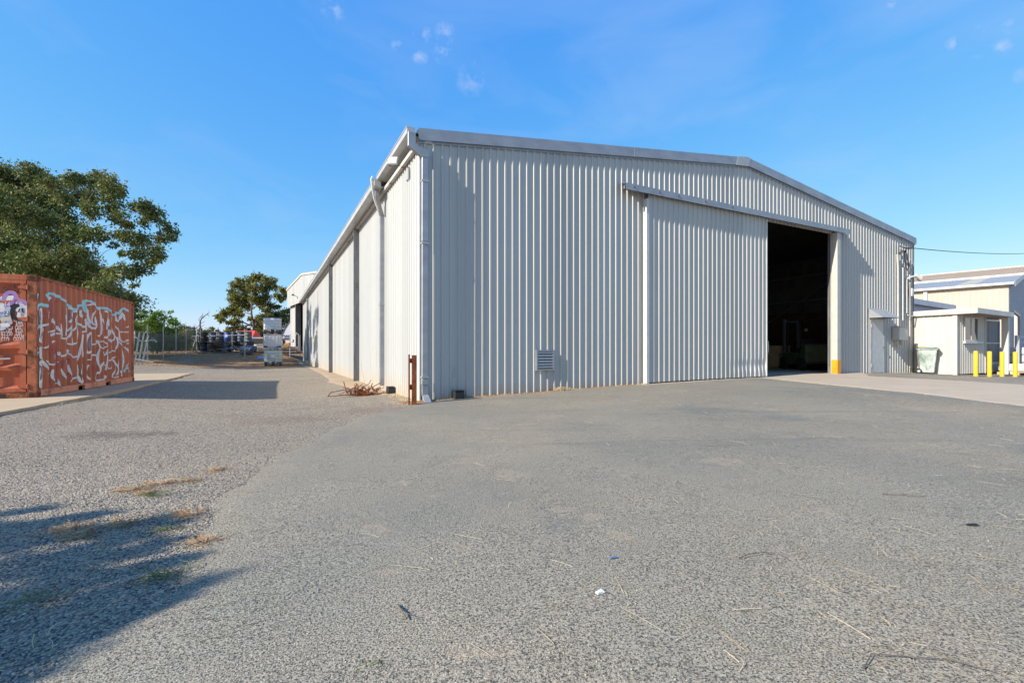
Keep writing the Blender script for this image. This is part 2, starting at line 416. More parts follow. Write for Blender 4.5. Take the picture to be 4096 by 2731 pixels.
def grid_obj(name, xs, ys, zf, mat, kind='structure', label=None, cull=None):
    X, Y = np.meshgrid(xs, ys); Z = zf(X, Y); nx, ny = len(xs), len(ys)
    V = np.stack([X.ravel(), Y.ravel(), Z.ravel()], 1)
    I, J = np.meshgrid(np.arange(nx-1), np.arange(ny-1)); a = (J*nx+I).ravel()
    F = np.stack([a, a+1, a+nx+1, a+nx], 1)
    if cull is not None:
        k = cull(X, Y).ravel(); keep = k[F].any(1); F = F[keep]
        used = np.unique(F); mp = np.zeros(len(V), int); mp[used] = np.arange(len(used)); V = V[used]; F = mp[F]
    me = fast_mesh(name, V, F, mat, True)
    o = bpy.data.objects.new(name, me); col.objects.link(o)
    o['kind'] = kind
    if label: o['label'] = label
    return o
def fast_mesh(name, V, F, mat, smooth=False):
    me = bpy.data.meshes.new(name); k = F.shape[1]
    me.vertices.add(len(V)); me.vertices.foreach_set('co', np.asarray(V, np.float32).ravel())
    me.loops.add(F.size); me.loops.foreach_set('vertex_index', F.astype(np.int32).ravel())
    me.polygons.add(len(F)); me.polygons.foreach_set('loop_start', np.arange(0, F.size, k, dtype=np.int32))
    me.polygons.foreach_set('loop_total', np.full(len(F), k, np.int32))
    if smooth: me.polygons.foreach_set('use_smooth', np.ones(len(F), bool))
    me.materials.append(mat); me.update(calc_edges=True); me.validate(); return me
def spaced(lo, hi, c, s0, grow):
    a = [c]; st = s0
    while a[-1] < hi: a.append(a[-1]+st); st *= grow
    b = [c]; st = s0
    while b[-1] > lo: b.append(b[-1]-st); st *= grow
    return np.array(sorted(set(b[1:]+a)))

# shed frame: x along the gable front, y back along the side
SHA = math.atan2(.4583, .8888); SO = Vector((-1.93, 10, 0))
EX = Vector((.8888, .4583, 0)); EY = Vector((-.4583, .8888, 0))
def S(t, s, z=0): return SO+EX*t+EY*s+Vector((0, 0, z))

def gravel_mat():
    t = NT('gravel'); x = t.sep()
    warp = t.n('ShaderNodeVectorMath', operation='ADD')
    base = t.mix(t.rng(t.noise(.35, 6, .6), .35, .65), (.37,.30,.218), (.305,.252,.186))
    d1 = t.voro(78, None, 'Color'); dd = t.voro(78, None, 'Distance')
    sp = t.n('ShaderNodeSeparateXYZ'); t.l(d1, sp.inputs[0])
    v = t.rng(sp.outputs[0], 0, 1, .6, 1.45)
    c = t.mix(1, base, v, 'MULTIPLY')
    c = t.mix(t.rng(sp.outputs[1], .9, .96), c, (.44,.39,.32)); c = t.mix(t.rng(sp.outputs[2], .80, .88), c, (.07,.075,.085))
    gap = t.rng(dd, .45, .75); c = t.mix(t.math('MULTIPLY', gap, .55), c, (.09,.08,.07))
    red = t.rng(t.noise(.8, 7, .65), .52, .72); c = t.mix(t.math('MULTIPLY', red, .45), c, (.28,.19,.14))
    dk = t.rng(t.noise(.45, 7, .6, t.vec((1,2.4,1))), .60, .72); c = t.mix(t.math('MULTIPLY', dk, .45), c, (.11,.09,.085))
    # damp dark hollow and red-brown soil showing through, at their places in the yard
    for (px, py, wx, wy, cc, am) in [(445,1740,270,26,(.10,.075,.065),.6),(620,1735,120,14,(.10,.07,.06),.5),(1120,1680,260,26,(.20,.13,.10),.4),(1480,1640,160,22,(.20,.13,.10),.45)]:
        x_, y_ = pix(px, py); q = t.n('ShaderNodeVectorMath', operation='SUBTRACT'); t.l(t.tc.outputs['Object'], q.inputs[0]); q.inputs[1].default_value = (x_, y_, 0)
        q2 = t.n('ShaderNodeVectorMath', operation='MULTIPLY'); t.l(q.outputs[0], q2.inputs[0]); q2.inputs[1].default_value = (1896/y_/wx, 2/abs(pix(px, py-wy)[1]-pix(px, py+wy)[1]), 0)
        q3 = t.n('ShaderNodeVectorMath', operation='LENGTH'); t.l(q2.outputs[0], q3.inputs[0])
        bl = t.math('ADD', t.rng(q3.outputs['Value'], 1.3, 0), t.math('MULTIPLY', t.math('SUBTRACT', t.noise(6, 8, .75), .5), 1.8))
        c = t.mix(t.math('MULTIPLY', t.rng(bl, .35, .75), am), c, cc)
    h = t.math('SUBTRACT', 1, t.math('MULTIPLY', dd, 1.0)); h2 = t.math('ADD', h, t.math('MULTIPLY', t.noise(25, 5, .6), .8))
    t.bump(h2, .9, .012)
    return t.fin(c, .9, 0, .2)
def asphalt_mat():
    t = NT('asphalt')
    base = t.mix(t.rng(t.noise(.45, 6, .6), .35, .68), (.395,.338,.255), (.33,.284,.217))
    # fine aggregate
    vc = t.voro(165, None, 'Color'); vd = t.voro(165, None, 'Distance'); sp = t.n('ShaderNodeSeparateXYZ'); t.l(vc, sp.inputs[0])
    c = t.mix(1, base, t.rng(sp.outputs[0], 0, 1, .74, 1.24), 'MULTIPLY')
    c = t.mix(t.rng(sp.outputs[1], .955, .985), c, (.40,.37,.32))
    pits = t.rng(t.noise(118, 3, .8), .515, .59)
    c = t.mix(t.math('MULTIPLY', pits, .9), c, (.03,.034,.036))
    tone = t.rng(t.noise(.16, 5, .6, t.vec((1,.6,1)), 1.0), .35, .65); c = t.mix(1, c, t.mix(tone, (.78,.83,.86), (1.10,1.04,.98)), 'MULTIPLY')
    tk = t.rng(t.noise(.9, 4, .6, t.vec((.18,1.7,1)), .8), .58, .70); c = t.mix(t.math('MULTIPLY', tk, .3), c, (.10,.10,.10))
    # worn lighter binder / greener cold patches
    pt = t.rng(t.noise(.42, 8, .66, None, .4), .56, .63); c = t.mix(t.math('MULTIPLY', pt, .5), c, t.mix(1, (.13,.14,.135), t.rng(sp.outputs[2], 0, 1, .5, 1.7), 'MULTIPLY'))
    sand = t.rng(t.noise(.75, 9, .72, None, .3), .655, .70); c = t.mix(t.math('MULTIPLY', sand, .6), c, (.36,.28,.21))
    # potholed, broken spots: sandy rim with loose dark aggregate inside, at the places they have in the yard
    last = None
    for (px, py, wx, wy) in [(1600,1940,75,18),(2050,1905,110,28),(2190,1668,90,12),(1965,1716,50,7),(2090,1700,60,6),(2250,2045,90,20),(2380,2075,80,20),(2480,2150,65,36),(2420,1890,45,8),(3690,1640,75,12),(1500,2120,95,32),(1560,2300,90,18),(1900,2620,240,16),(2900,1850,140,22),(1850,2200,60,14),(1750,1990,60,12),(3300,2050,120,20)]:
        x_, y_ = pix(px, py); q = t.n('ShaderNodeVectorMath', operation='SUBTRACT'); t.l(t.tc.outputs['Object'], q.inputs[0]); q.inputs[1].default_value = (x_, y_, 0)
        q2 = t.n('ShaderNodeVectorMath', operation='MULTIPLY'); t.l(q.outputs[0], q2.inputs[0]); q2.inputs[1].default_value = (1896/y_/wx, 1/max(.05, abs(pix(px, py-wy)[1]-pix(px, py+wy)[1])/2), 0)
        q3 = t.n('ShaderNodeVectorMath', operation='LENGTH'); t.l(q2.outputs[0], q3.inputs[0])
        v_ = t.rng(q3.outputs['Value'], 1.25, .0); last = v_ if last is None else t.math('MAXIMUM', last, v_)
    bl = t.math('ADD', last, t.math('MULTIPLY', t.math('SUBTRACT', t.noise(7, 8, .75), .5), 2.4))
    rim = t.rng(bl, .48, .62); core = t.rng(bl, .80, .95)
    c = t.mix(t.math('MULTIPLY', rim, .45), c, t.mix(1, (.40,.31,.22), t.rng(sp.outputs[0], 0, 1, .6, 1.3), 'MULTIPLY'))
    c = t.mix(t.math('MULTIPLY', core, .45), c, t.mix(1, (.15,.155,.14), t.rng(sp.outputs[2], 0, 1, .3, 2.3), 'MULTIPLY'))
    h = t.math('SUBTRACT', t.math('MULTIPLY', t.noise(45, 4, .7), .5), t.math('ADD', t.math('MULTIPLY', pits, .9), t.math('MULTIPLY', vd, .5)))
    t.bump(h, .55, .007)
    return t.fin(c, .88, 0, .25)
def dirt_mat():
    t = NT('dirt'); c = t.mix(t.rng(t.noise(.8, 7, .6), .35, .65), (.34,.155,.065), (.22,.115,.06))
    c = t.mix(t.rng(t.noise(2.2, 8, .7, t.vec((1,2.2,1))), .48, .62), c, (.42,.28,.14))
    c = t.mix(t.rng(t.voro(14, None, 'Distance'), .13, .08), c, (.45,.40,.33))
    t.bump(t.noise(9, 7, .7), .8, .05); return t.fin(c, .95, 0, .15)
M['gravel'] = gravel_mat(); M['asphalt'] = asphalt_mat(); M['dirt'] = dirt_mat()

# ground sheet (gravel), reaching the horizon
gx = spaced(-1500, 1500, -5, .22, 1.035); gy = spaced(-1500, 1500, 9, .22, 1.035)
def z_ground(X, Y): return G(X, Y)+.02*fbm(X*.9, Y*.9, 3)*(np.hypot(X, Y) < 60)
grid_obj('ground', gx, gy, z_ground, M['gravel'])

# asphalt: outline read off the photograph, then laid on the terrain with a ragged edge
A = [pix(*p) for p in [(1640,1632),(1500,1655),(1330,1720),(1225,1775),(1120,1835),(1000,1925),(880,2010),(835,2120),(800,2300),(640,2430),(350,2590),(120,2731)]]
APOLY = [(-1.6, 10.4)]+[(a[0], a[1]) for a in A]+[(-1.6, .2), (-1.6, -12), (60, -12), (60, 34), (30, 30), (18.5, 22), (12, 18.2)]
def z_asph(X, Y):
    d = seg_sdf(X, Y, APOLY)+.22*fbm(X*2.2, Y*2.2, 9)+.10*fbm(X*9, Y*9, 5)
    r = .004*fbm(X*3, Y*3, 21, 3)*2
    return z_ground(X, Y)+np.clip(d*.10, -.03, .014)+r*(d > .1)
ax = np.concatenate([spaced(-5.2, 62, -3.4, .07, 1.012)]); ay = spaced(-12.5, 35, 4, .07, 1.015)
grid_obj('asphalt_pavement', ax, ay, z_asph, M['asphalt'], cull=lambda X, Y: seg_sdf(X, Y, APOLY) > -.6)

# red dirt bank at the back of the yard
DPOLY = [(-60,27),(-31,26.2),(-24,26.5),(-19.8,28.4),(-16.8,30.5),(-15.4,33.2),(-16.2,37.5),(-18.6,42.6),(-12,47),(-4,60),(-20,90),(-70,90)]
def z_dirt(X, Y):
    d = seg_sdf(X, Y, DPOLY)+.9*fbm(X*.8, Y*.8, 31)
    return z_ground(X, Y)+np.clip(d*.08, -.04, .012)+.06*fbm(X*1.6, Y*1.6, 17)*np.clip(d, 0, 1)
grid_obj('dirt', np.arange(-62, -3, .3), np.arange(25, 92, .3), z_dirt, M['dirt'], cull=lambda X, Y: seg_sdf(X, Y, DPOLY) > -1)

# concrete slab under the container (real 8 cm step) and apron in front of the big door
def slab(name, poly, top, mat, depth=.12, follow=False, jit=.03):
    # top outline subdivided and slightly broken
    P = []
    n = len(poly)
    for i in range(n):
        a = Vector((*poly[i], 0)); b = Vector((*poly[(i+1) % n], 0)); k = max(1, int((b-a).length/.25))
        for j in range(k):
            q = a.lerp(b, j/k); P.append((q.x+random.uniform(-jit, jit), q.y+random.uniform(-jit, jit)))
    m = MB(); zt = [top if not follow else g(*p)+top for p in P]
    m.add([(p[0], p[1], z) for p, z in zip(P, zt)]+[(p[0], p[1], z-depth) for p, z in zip(P, zt)],
          [tuple(range(len(P)))]+[(i, i+len(P), (i+1) % len(P)+len(P), (i+1) % len(P)) for i in range(len(P))])
    o = m.build(name, mat); o['kind'] = 'structure'; return o
slab('concrete_slab', [(-6.9,4.7),(-8.2,7.6),(-9.1,10.0),(-11.0,14.4),(-14.4,21.4),(-16.6,21.0),(-22,19),(-22,2)], .078, M['slab'])
def draped(name, poly, lift, mat, step=.3):
    xs = np.arange(min(p[0] for p in poly)-.5, max(p[0] for p in poly)+.5, step); ys = np.arange(min(p[1] for p in poly)-.5, max(p[1] for p in poly)+.5, step)
    def zf(X, Y):
        d = seg_sdf(X, Y, poly)+.10*fbm(X*2.5, Y*2.5, 77)
        return z_ground(X, Y)+.014+np.clip(d*.25, -.05, lift)
    return grid_obj(name, xs, ys, zf, mat, cull=lambda X, Y: seg_sdf(X, Y, poly) > -.4)
ap = [pix(*p) for p in [(3040,1512),(3300,1540),(3700,1578),(4096,1628)]]
ap2 = [pix(*p) for p in [(4096,1541),(3874,1527),(3600,1513),(3480,1506)]]
ext = (ap[-1][0]+8, ap[-1][1]-.8); ext2 = (ap2[0][0]+8, ap2[0][1]-.2)
draped('concrete_apron', ap+[ext, ext2]+ap2+[tuple(S(17.0, -.02))[:2], tuple(S(15.2, .25))[:2], tuple(S(6.0, .25))[:2], tuple(S(6.0,-.25))[:2]], .012, M['apron'], .12)
fp = [tuple(S(a, b))[:2] for a, b in [(-.02,1.6),(-.32,2.2),(-.45,3.6),(-.62,6),(-.9,8.2),(-.7,9.5),(-.55,14),(-.5,22),(-.55,30),(-.7,37.2),(.1,37.2),(.1,1.6)]]
draped('concrete_footing', fp, .012, M['footing'], .1)

draped('dirt_strip', [tuple(S(a, b))[:2] for a, b in [(-.5,.0),(-.45,-.25),(.6,-.16),(2.5,-.13),(3.3,-.22),(4.0,-.15),(6.0,-.10),(6.0,.03),(0,.03)]], .006, M['dirt'], .05)
# ---------------------------------------------------------------- the big shed
W, LEN, EAVE, RIDGE = 20.7, 37.0, 5.60, 6.92
def roofz(t): return EAVE+(RIDGE-EAVE)*(1-abs(t-W/2)/(W/2))
PROF = [(0, 0), (.0625, 0), (.078, .029), (.112, .029), (.1275, 0)]
def ribs(a, b, period=.19, prof=PROF, phase=0):
    us, hs_ = [a], [0]; k0 = math.floor((a-phase)/period)
    for k in range(k0, int((b-a)/period)+k0+3):
        for (d, h) in prof:
            u = phase+k*period+d
            if a+.001 < u < b-.001: us.append(u); hs_.append(h)
    us.append(b); hs_.append(0); return us, hs_
def rfl(t): return min(0.25, max(-.05, g(*S(t, 0)[:2])))
shed = thing('warehouse_shed', 'huge ribbed off-white steel shed with open sliding door filling the middle of the yard', 'warehouse', tuple(SO), SHA)
gz = {}
def gt(t, s=0):
    k = (round(t, 1), round(s, 1))
    if k not in gz: p = S(k[0], k[1]); gz[k] = g(p.x, p.y)
    return gz[k]
OP0, OP1, OPZ = 10.2, 14.9, 5.22       # door opening
m = MB(); PF = lambda u, h, z: (u, -h, z)
us, hh = ribs(.0, OP0); m.sheet(us, hh, lambda u: gt(u)-.04, lambda u: roofz(u)-.02, PF, 3)
us, hh = ribs(OP0, OP1); m.sheet(us, hh, lambda u: OPZ, lambda u: roofz(u)-.02, PF, 1)
us, hh = ribs(OP1, W); m.sheet(us, hh, lambda u: gt(u)-.04, lambda u: roofz(u)-.02, PF, 3)
m.build('front_wall', M['wall'], shed, recalc=False)
m = MB(); us, hh = ribs(.0, LEN)
m.sheet(us, hh, lambda u: gt(0, u)+.03, lambda u: EAVE+.02, lambda u, h, z: (-h, u, z), 4)
m.build('side_wall', M['wall_side'], shed, recalc=False)
m = MB(); m.sheet(us, hh, lambda u: -.1, lambda u: EAVE+.02, lambda u, h, z: (W+h, u, z), 2)
m.build('side_wall', M['wall'], shed, recalc=False)
m = MB(); us2, hh2 = ribs(0, W); m.sheet(us2, hh2, lambda u: -.1, lambda u: roofz(u)-.02, lambda u, h, z: (u, LEN+h, z), 2)
m.build('rear_wall', M['wall'], shed, recalc=False)
# roof with ribs running down the slope
m = MB(); ru, rh = ribs(-.02, LEN+.05)
for sgn in (0, 1):
    x0 = -.24 if sgn == 0 else W+.12
    V = []; F = []
    for u, h in zip(ru, rh):
        V += [(x0, u, roofz(x0)+.04+h), (W/2, u, RIDGE+.04+h)]
    for i in range(len(ru)-1): F.append((2*i, 2*i+2, 2*i+3, 2*i+1))
    m.add(V, F)
m.build('roof', M['roof'], shed, recalc=False)
# barge flashing: folded plate along each gable slope, lapped in lengths
m = MB()
def barge(t0, t1, p=.075, top=.13, dep=.25):
    z0, z1 = roofz(t0), roofz(t1)
    m.hexa([(t0,-p,z0+top-dep),(t1,-p,z1+top-dep),(t1,-p+.006,z1+top-dep),(t0,-p+.006,z0+top-dep),(t0,-p,z0+top),(t1,-p,z1+top),(t1,-p+.006,z1+top),(t0,-p+.006,z0+top)])
    m.hexa([(t0,-p+.006,z0+top-.006),(t1,-p+.006,z1+top-.006),(t1,.16,z1+top-.006),(t0,.16,z0+top-.006),(t0,-p+.006,z0+top),(t1,-p+.006,z1+top),(t1,.16,z1+top),(t0,.16,z0+top)])
    m.hexa([(t0,-.034,z0+top-dep-.05),(t1,-.034,z1+top-dep-.05),(t1,-.030,z1+top-dep-.05),(t0,-.030,z0+top-dep-.05),(t0,-.034,z0+top-dep+.02),(t1,-.034,z1+top-dep+.02),(t1,-.030,z1+top-dep+.02),(t0,-.030,z0+top-dep+.02)])
cuts = [-.06, 5.9, W/2]; 
barge(-.06, 5.8, .075); barge(5.79, W/2, .079); barge(W/2, 15.2, .079); barge(15.19, W+.14, .075)
m.build('barge_flashing', M['flash'], shed)
m = MB()   # ridge knuckle cap
m.prism([(W/2-.55,-.083,roofz(W/2-.55)-.125),(W/2-.45,-.083,roofz(W/2-.45)+.136),(W/2,-.083,RIDGE+.15),(W/2+.12,-.083,RIDGE+.125),(W/2+.04,-.083,RIDGE-.135)], (0,.006,0))
m.build('ridge_cap', M['gutter'], shed)
# gutters on the left eave: short raised length in front, long lower one behind
def gutter(s0, s1, p, zt, dep, name='gutter'):
    m = MB()
    m.box(-p, -p+.004, s0, s1, zt-dep, zt); m.box(-p+.004, -p+.16, s0, s1, zt-dep, zt-dep+.004)
    m.box(-p+.16, -p+.164, s0, s1, zt-dep, zt-.03); m.box(-p+.004,-p+.16, s0, s0+.004, zt-dep+.004, zt-.005); m.box(-p+.004,-p+.16, s1-.004, s1, zt-dep+.004, zt-.005)
    m.box(-p-.012, -p, s0, s1, zt-.022, zt-.002); m.box(-p-.006, -p, s0, s1, zt-dep, zt-dep+.018)
    return m.build(name, M['gutter'], shed)
gutter(-.06, 3.05, .30, 5.72, .15); gutter(2.95, LEN, .37, 5.60, .19)
m = MB(); m.box(-.142, -.006, 0, 3.0, 5.560, 5.566); m.box(-.20, -.006, 3.0, LEN, 5.43, 5.436); m.build('soffit', M['greypaint'], shed)
m = MB(); m.box(-.11, -.032, .02, LEN-.02, 5.33, 5.42); m.build('eave_beam', M['rustwhite'], shed)
# corner rainwater head and downpipe
m = MB(); m.bbox(-.30, -.14, -.145, -.062, 5.28, 5.58, .006)
m.prism([(-.30,-.16,5.28),(-.14,-.16,5.33),(.13,-.16,5.24),(.13,-.16,5.12),(-.02,-.16,5.10)], (0,.09,0))
m.bbox(-.01, .125, -.155, -.060, 3.35, 5.16, .008); m.bbox(-.006, .121, -.151, -.064, .42, 3.35, .008)
m.bbox(-.012, .127, -.157, -.058, .36, .46, .005)
m.hexa([(.0,-.15,.13),(.12,-.15,.13),(.12,-.065,.13),(.0,-.065,.13),(.0,-.15,.36),(.12,-.15,.36),(.12,-.065,.36),(.0,-.065,.36)])
m.hexa([(.0,-.30,.0),(.15,-.30,.0),(.15,-.15,.06),(.0,-.15,.06),(.0,-.24,.10),(.12,-.24,.10),(.12,-.065,.20),(.0,-.065,.20)])
dp = m.build('downpipe', M['flash'], shed)
for z in (3.3, .5, 4.6):
    b = MB(); b.box(-.02, .14, -.162, -.058, z, z+.03); b.build('bracket', M['gutter'], dp)
m = MB(); m.box(-.036, -.032, -.036, .10, .0, 5.32); m.box(-.036, -.01, -.040, -.036, .0, 5.32); m.build('corner_flashing', M['white'], shed)
m = MB(); m.box(W+.0, W+.036, -.04, -.036, .1, EAVE-.1); m.box(W+.032, W+.036, -.036, .12, .1, EAVE-.1); m.build('corner_flashing', M['flash'], shed)
# side downpipe with swan neck (white pipe) and its shoe
m = MB()
m.bbox(-.155, -.035, 3.33, 3.45, .12, 4.75, .008); m.bbox(-.16,-.03,3.325,3.455,2.3,2.36,.004)
m.hexa([(-.155,3.33,4.75),(-.035,3.33,4.75),(-.035,3.45,4.75),(-.155,3.45,4.75),(-.30,3.19,5.18),(-.21,3.19,5.18),(-.21,3.28,5.18),(-.30,3.28,5.18)])
m.hexa([(-.30,3.19,5.18),(-.21,3.19,5.18),(-.21,3.28,5.18),(-.30,3.28,5.18),(-.30,3.19,5.57),(-.21,3.19,5.57),(-.21,3.28,5.57),(-.30,3.28,5.57)])
m.build('downpipe', M['flash'], shed)
m = MB(); m.tube([(-.40,3.02,5.66),(-.43,3.05,5.60),(-.39,3.10,5.34),(-.33,3.16,5.12),(-.20,3.28,4.86)], .032, 10); m.build('overflow_pipe', M['white'], shed, smooth=True)
for s in (30.4,):
    m = MB(); m.bbox(-.17, -.04, s, s+.13, .35, 5.2, .008); m.hexa([(-.17,s,.35),(-.04,s,.35),(-.04,s+.13,.35),(-.17,s+.13,.35),(-.33,s,.5),(-.22,s,.5),(-.22,s+.13,.5),(-.33,s+.13,.5)]); m.build('downpipe', M['flash'], shed)
# exposed steel columns between the side bays
for s in (7.45, 15.0, 22.5):
    if s == 22.5: continue
    m = MB(); m.box(-.20, -.034, s, s+.018, -.02, 5.34); m.box(-.034-.02, -.034, s+.018, s+.16, -.02, 5.34); m.box(-.20, -.186, s+.018, s+.05, -.02, 5.34)
    c = m.build('steel_column', M['column'], shed)
    m = MB()
    for z in (1.6, 2.1, 3.3, 3.42, 4.6, 4.72): m.lathe([(.0,0),(.016,0),(.016,.012),(.0,.012)], (-.11, s-.012, z), 6, 'y')
    m.build('bolt', M['rust'], c)
# louvred vent low in the front wall
vt = MB()
x0, x1, z0, z1 = 2.78, 3.29, .60, 1.09
vt.box(x0, x1, -.075, -.034, z0, z0+.035); vt.box(x0, x1, -.075, -.034, z1-.035, z1); vt.box(x0, x0+.045, -.075, -.034, z0+.035, z1-.035); vt.box(x1-.045, x1, -.075, -.034, z0+.035, z1-.035)
vent = vt.build('wall_vent', M['flash'], shed)
m = MB(); m.box(x0+.045, x1-.045, -.040, -.034, z0+.035, z1-.035); m.build('vent_backing', M['black'], vent)
m = MB()
for k in range(6):
    z = z0+.06+k*.068
    m.hexa([(x0+.047,-.072,z),(x1-.047,-.072,z),(x1-.047,-.069,z+.004),(x0+.047,-.069,z+.004),(x0+.047,-.074,z+.028),(x1-.047,-.074,z+.028),(x1-.047,-.055,z+.052),(x0+.047,-.055,z+.052)])
m.build('louvre', M['steel'], vent)
# sliding door, parked to the left of the opening
D0, D1, DP = 6.13, 11.13, .13
m = MB(); us, hh = ribs(D0+.09, D1-.01, phase=.05)
# lower edge dented by traffic on the right
def dz(u): return gt(u)+.055
V = []; F = []; NZ = 26
for u, h in zip(us, hh):
    for j in range(NZ+1):
        z = dz(u)+(OPZ-dz(u)+.05)*j/NZ; dd = 0
        if u > 9.2 and z < 1.3: dd = .018*sin(u*7.3+z*5)*max(0, 1-z/1.3)*min(1, (u-9.2))+(.02 if .62 < z < .80 and h > .01 else 0)*min(1, (u-9.2))
        V.append((u, -DP-h+dd, z))
for i in range(len(us)-1):
    for j in range(NZ): F.append((i*(NZ+1)+j, (i+1)*(NZ+1)+j, (i+1)*(NZ+1)+j+1, i*(NZ+1)+j+1))
m.add(V, F)
door = m.build('sliding_door', M['door'], shed, recalc=False)
m = MB()
m.box(D0, D0+.09, -DP-.045, -.045, gt(6)+.04, OPZ-.08); m.box(D1-.012, D1+.03, -DP-.04, -.04, gt(11)+.05, OPZ); m.box(D0+.09, D1-.012, -DP+.012, -DP+.06, gt(8.5)+.06, gt(8.5)+.14)
m.box(D0+.09, D1-.012, -DP+.012, -DP+.06, 2.5, 2.6)
m.build('door_frame', M['white'], door)
m = MB(); m.tube([(D1+.03,-DP,1.02),(D1+.125,-DP,1.03),(D1+.13,-DP,1.20),(D1+.125,-DP,1.37),(D1+.03,-DP,1.38)], .014, 8); m.build('door_handle', M['cream'], door, smooth=True)
m = MB(); m.box(D1+.03,D1+.038,-DP-.03,-DP+.03,.96,1.06); m.box(D1+.03,D1+.038,-DP-.03,-DP+.03,1.33,1.43); m.build('handle_plate', M['rust'], door)
# screws: two lines across the door
m = MB()
for zz in (1.55, 3.35, .35):
    for k in range(int((D1-D0)/.19)):
        u = .05+.19*(k+32)+.012+.14
        if D0+.15 < u < D1-.1: m.box(u, u+.014, -DP-.006, -DP-.001, zz+.0, zz+.014)
m.build('screw', M['greypaint'], door)
# bolt heads on the front wall
m = MB()
for zz in (.22, 1.7, 3.5, 5.0):
    for k in range(1, 110):
        u = .19*k-.03
        if u > W-.1 or OP0-.2 < u < OP1+.1 or 6.0 < u < 11.2: continue
        z = zz+gt(u)
        if x0-.05 < u < x1+.05 and zz < 1: continue
        m.box(u, u+.014, -.006, -.001, z, z+.014)
m.build('screw', M['greypaint'], shed)
# door track hood
T0, T1 = 5.35, 15.62
m = MB()
def hood(a, b, e=0):
    p = .27+e
    m.hexa([(a,-p,5.235),(b,-p,5.235),(b,-p+.006,5.235),(a,-p+.006,5.235),(a,-p,5.405),(b,-p,5.405),(b,-p+.006,5.405),(a,-p+.006,5.405)])
    m.hexa([(a,-p+.006,5.399),(b,-p+.006,5.399),(b,-.032,5.462),(a,-.032,5.462),(a,-p+.006,5.405),(b,-p+.006,5.405),(b,-.032,5.468),(a,-.032,5.468)])
hood(T0, 8.2); hood(8.19, 11.0, .003); hood(10.99, T1, 0)
tr = m.build('door_track', M['flash'], shed)
m = MB(); m.box(T0+.02, T1-.02, -.19, -.13, 5.28, 5.36); m.build('track_rail', M['column'], tr)
m = MB()
for u in (5.62, 6.5, 7.2, 8.25, 9.4): m.lathe([(0,0),(.022,0),(.022,.012),(0,.012)], (u, -.284, 5.34-.02*(u%1)), 8, 'y')
m.build('rust_spot', M['rust'], tr)
# jamb pilaster to the right of the opening with painted foot
zb = gt(15.0)
m = MB(); m.bbox(OP1, OP1+.20, -.225, -.03, zb+.50, 5.24, .006); jm = m.build('door_jamb', M['cream'], shed)
m = MB(); m.bbox(OP1-.004, OP1+.204, -.229, -.026, zb-.02, zb+.50, .006); m.build('painted_base', M['orange'], jm)
m = MB()
for k in range(60): z = zb+.3+k*.08; m.box(OP1-.0, OP1+.004, .03, .06, z, z+.035)
pl = MB(); pl.box(OP1+.004, OP1+.2, .0, .10, zb, 5.3); cc = pl.build('steel_column', M['column'], shed); m.build('slot', M['black'], cc)
# pedestrian door with hood
P0, P1 = 17.42, 18.40; pz = gt(17.8)
m = MB(); m.box(P0, P0+.05, -.06, -.030, pz, pz+2.13); m.box(P1-.05, P1, -.06, -.030, pz, pz+2.13); m.box(P0+.05, P1-.05, -.06, -.030, pz+2.08, pz+2.13)
fr_ = m.build('door_frame', M['flash'], shed)
m = MB(); m.box(P0+.055, P1-.055, -.052, -.034, pz+.03, pz+2.075); pd = m.build('entry_door', M['white'], shed)
m = MB(); m.tube([(P1-.12,-.052,pz+1.02),(P1-.12,-.10,pz+1.02),(P1-.24,-.10,pz+1.02)], .012, 8); m.lathe([(0,0),(.03,0),(.03,.008),(0,.008)], (P1-.12,-.062,pz+1.02), 12, 'y'); m.lathe([(0,0),(.02,0),(.02,.008),(0,.008)], (P1-.12,-.062,pz+.22), 10, 'y'); m.build('door_handle', M['steel'], pd)
for z in (pz+.25, pz+1.75):
    m = MB(); m.box(P0+.02, P0+.075, -.068, -.060, z, z+.12); m.build('hinge', M['white'], pd)
m = MB(); cz = pz+2.10
a0, a1 = P0-.10, P1+.12
m.prism([(a0,-.034,cz),(a0,-.50,cz),(a0,-.47,cz+.03),(a0,-.034,cz+.36)], (.006,0,0)); m.prism([(a1-.006,-.034,cz),(a1-.006,-.50,cz),(a1-.006,-.47,cz+.03),(a1-.006,-.034,cz+.36)], (.006,0,0))
m.hexa([(a0+.006,-.50,cz),(a1-.006,-.50,cz),(a1-.006,-.034,cz+.352),(a0+.006,-.034,cz+.352),(a0+.006,-.50,cz+.008),(a1-.006,-.50,cz+.008),(a1-.006,-.034,cz+.36),(a0+.006,-.034,cz+.36)])
m.build('door_canopy', M['flash'], shed)
# switchboard box, conduits
q0, q1 = 19.02, 19.70
m = MB(); m.bbox(q0, q1, -.26, -.034, 1.50, 2.02, .006); mb_ = m.build('meter_box', M['cream'], shed)
m = MB(); m.box(q0+.02, q1-.02, -.266, -.260, 1.52, 1.99); m.build('box_door', M['greypaint'] if False else M['gutter'], mb_)
m = MB(); m.box(q0-.01, q1+.01, -.29, -.034, 2.022, 2.036); m.build('box_lid', M['greypaint'], mb_)
m = MB(); m.tube([(19.20,-.12,1.5),(19.20,-.12,1.34),(19.24,-.12,1.28),(19.44,-.12,1.28),(19.48,-.12,1.34),(19.48,-.12,1.5)], .025, 8); m.tube([(19.35,-.08,2.04),(19.35,-.08,4.35),(19.30,-.08,4.9)], .035, 8)
m.tube([(20.05,-.07,2.6),(20.05,-.07,3.95)], .03, 8); m.tube([(20.30,-.07,.4),(20.30,-.07,4.8)], .022, 8); m.build('conduit', M['cream'], shed, smooth=True)
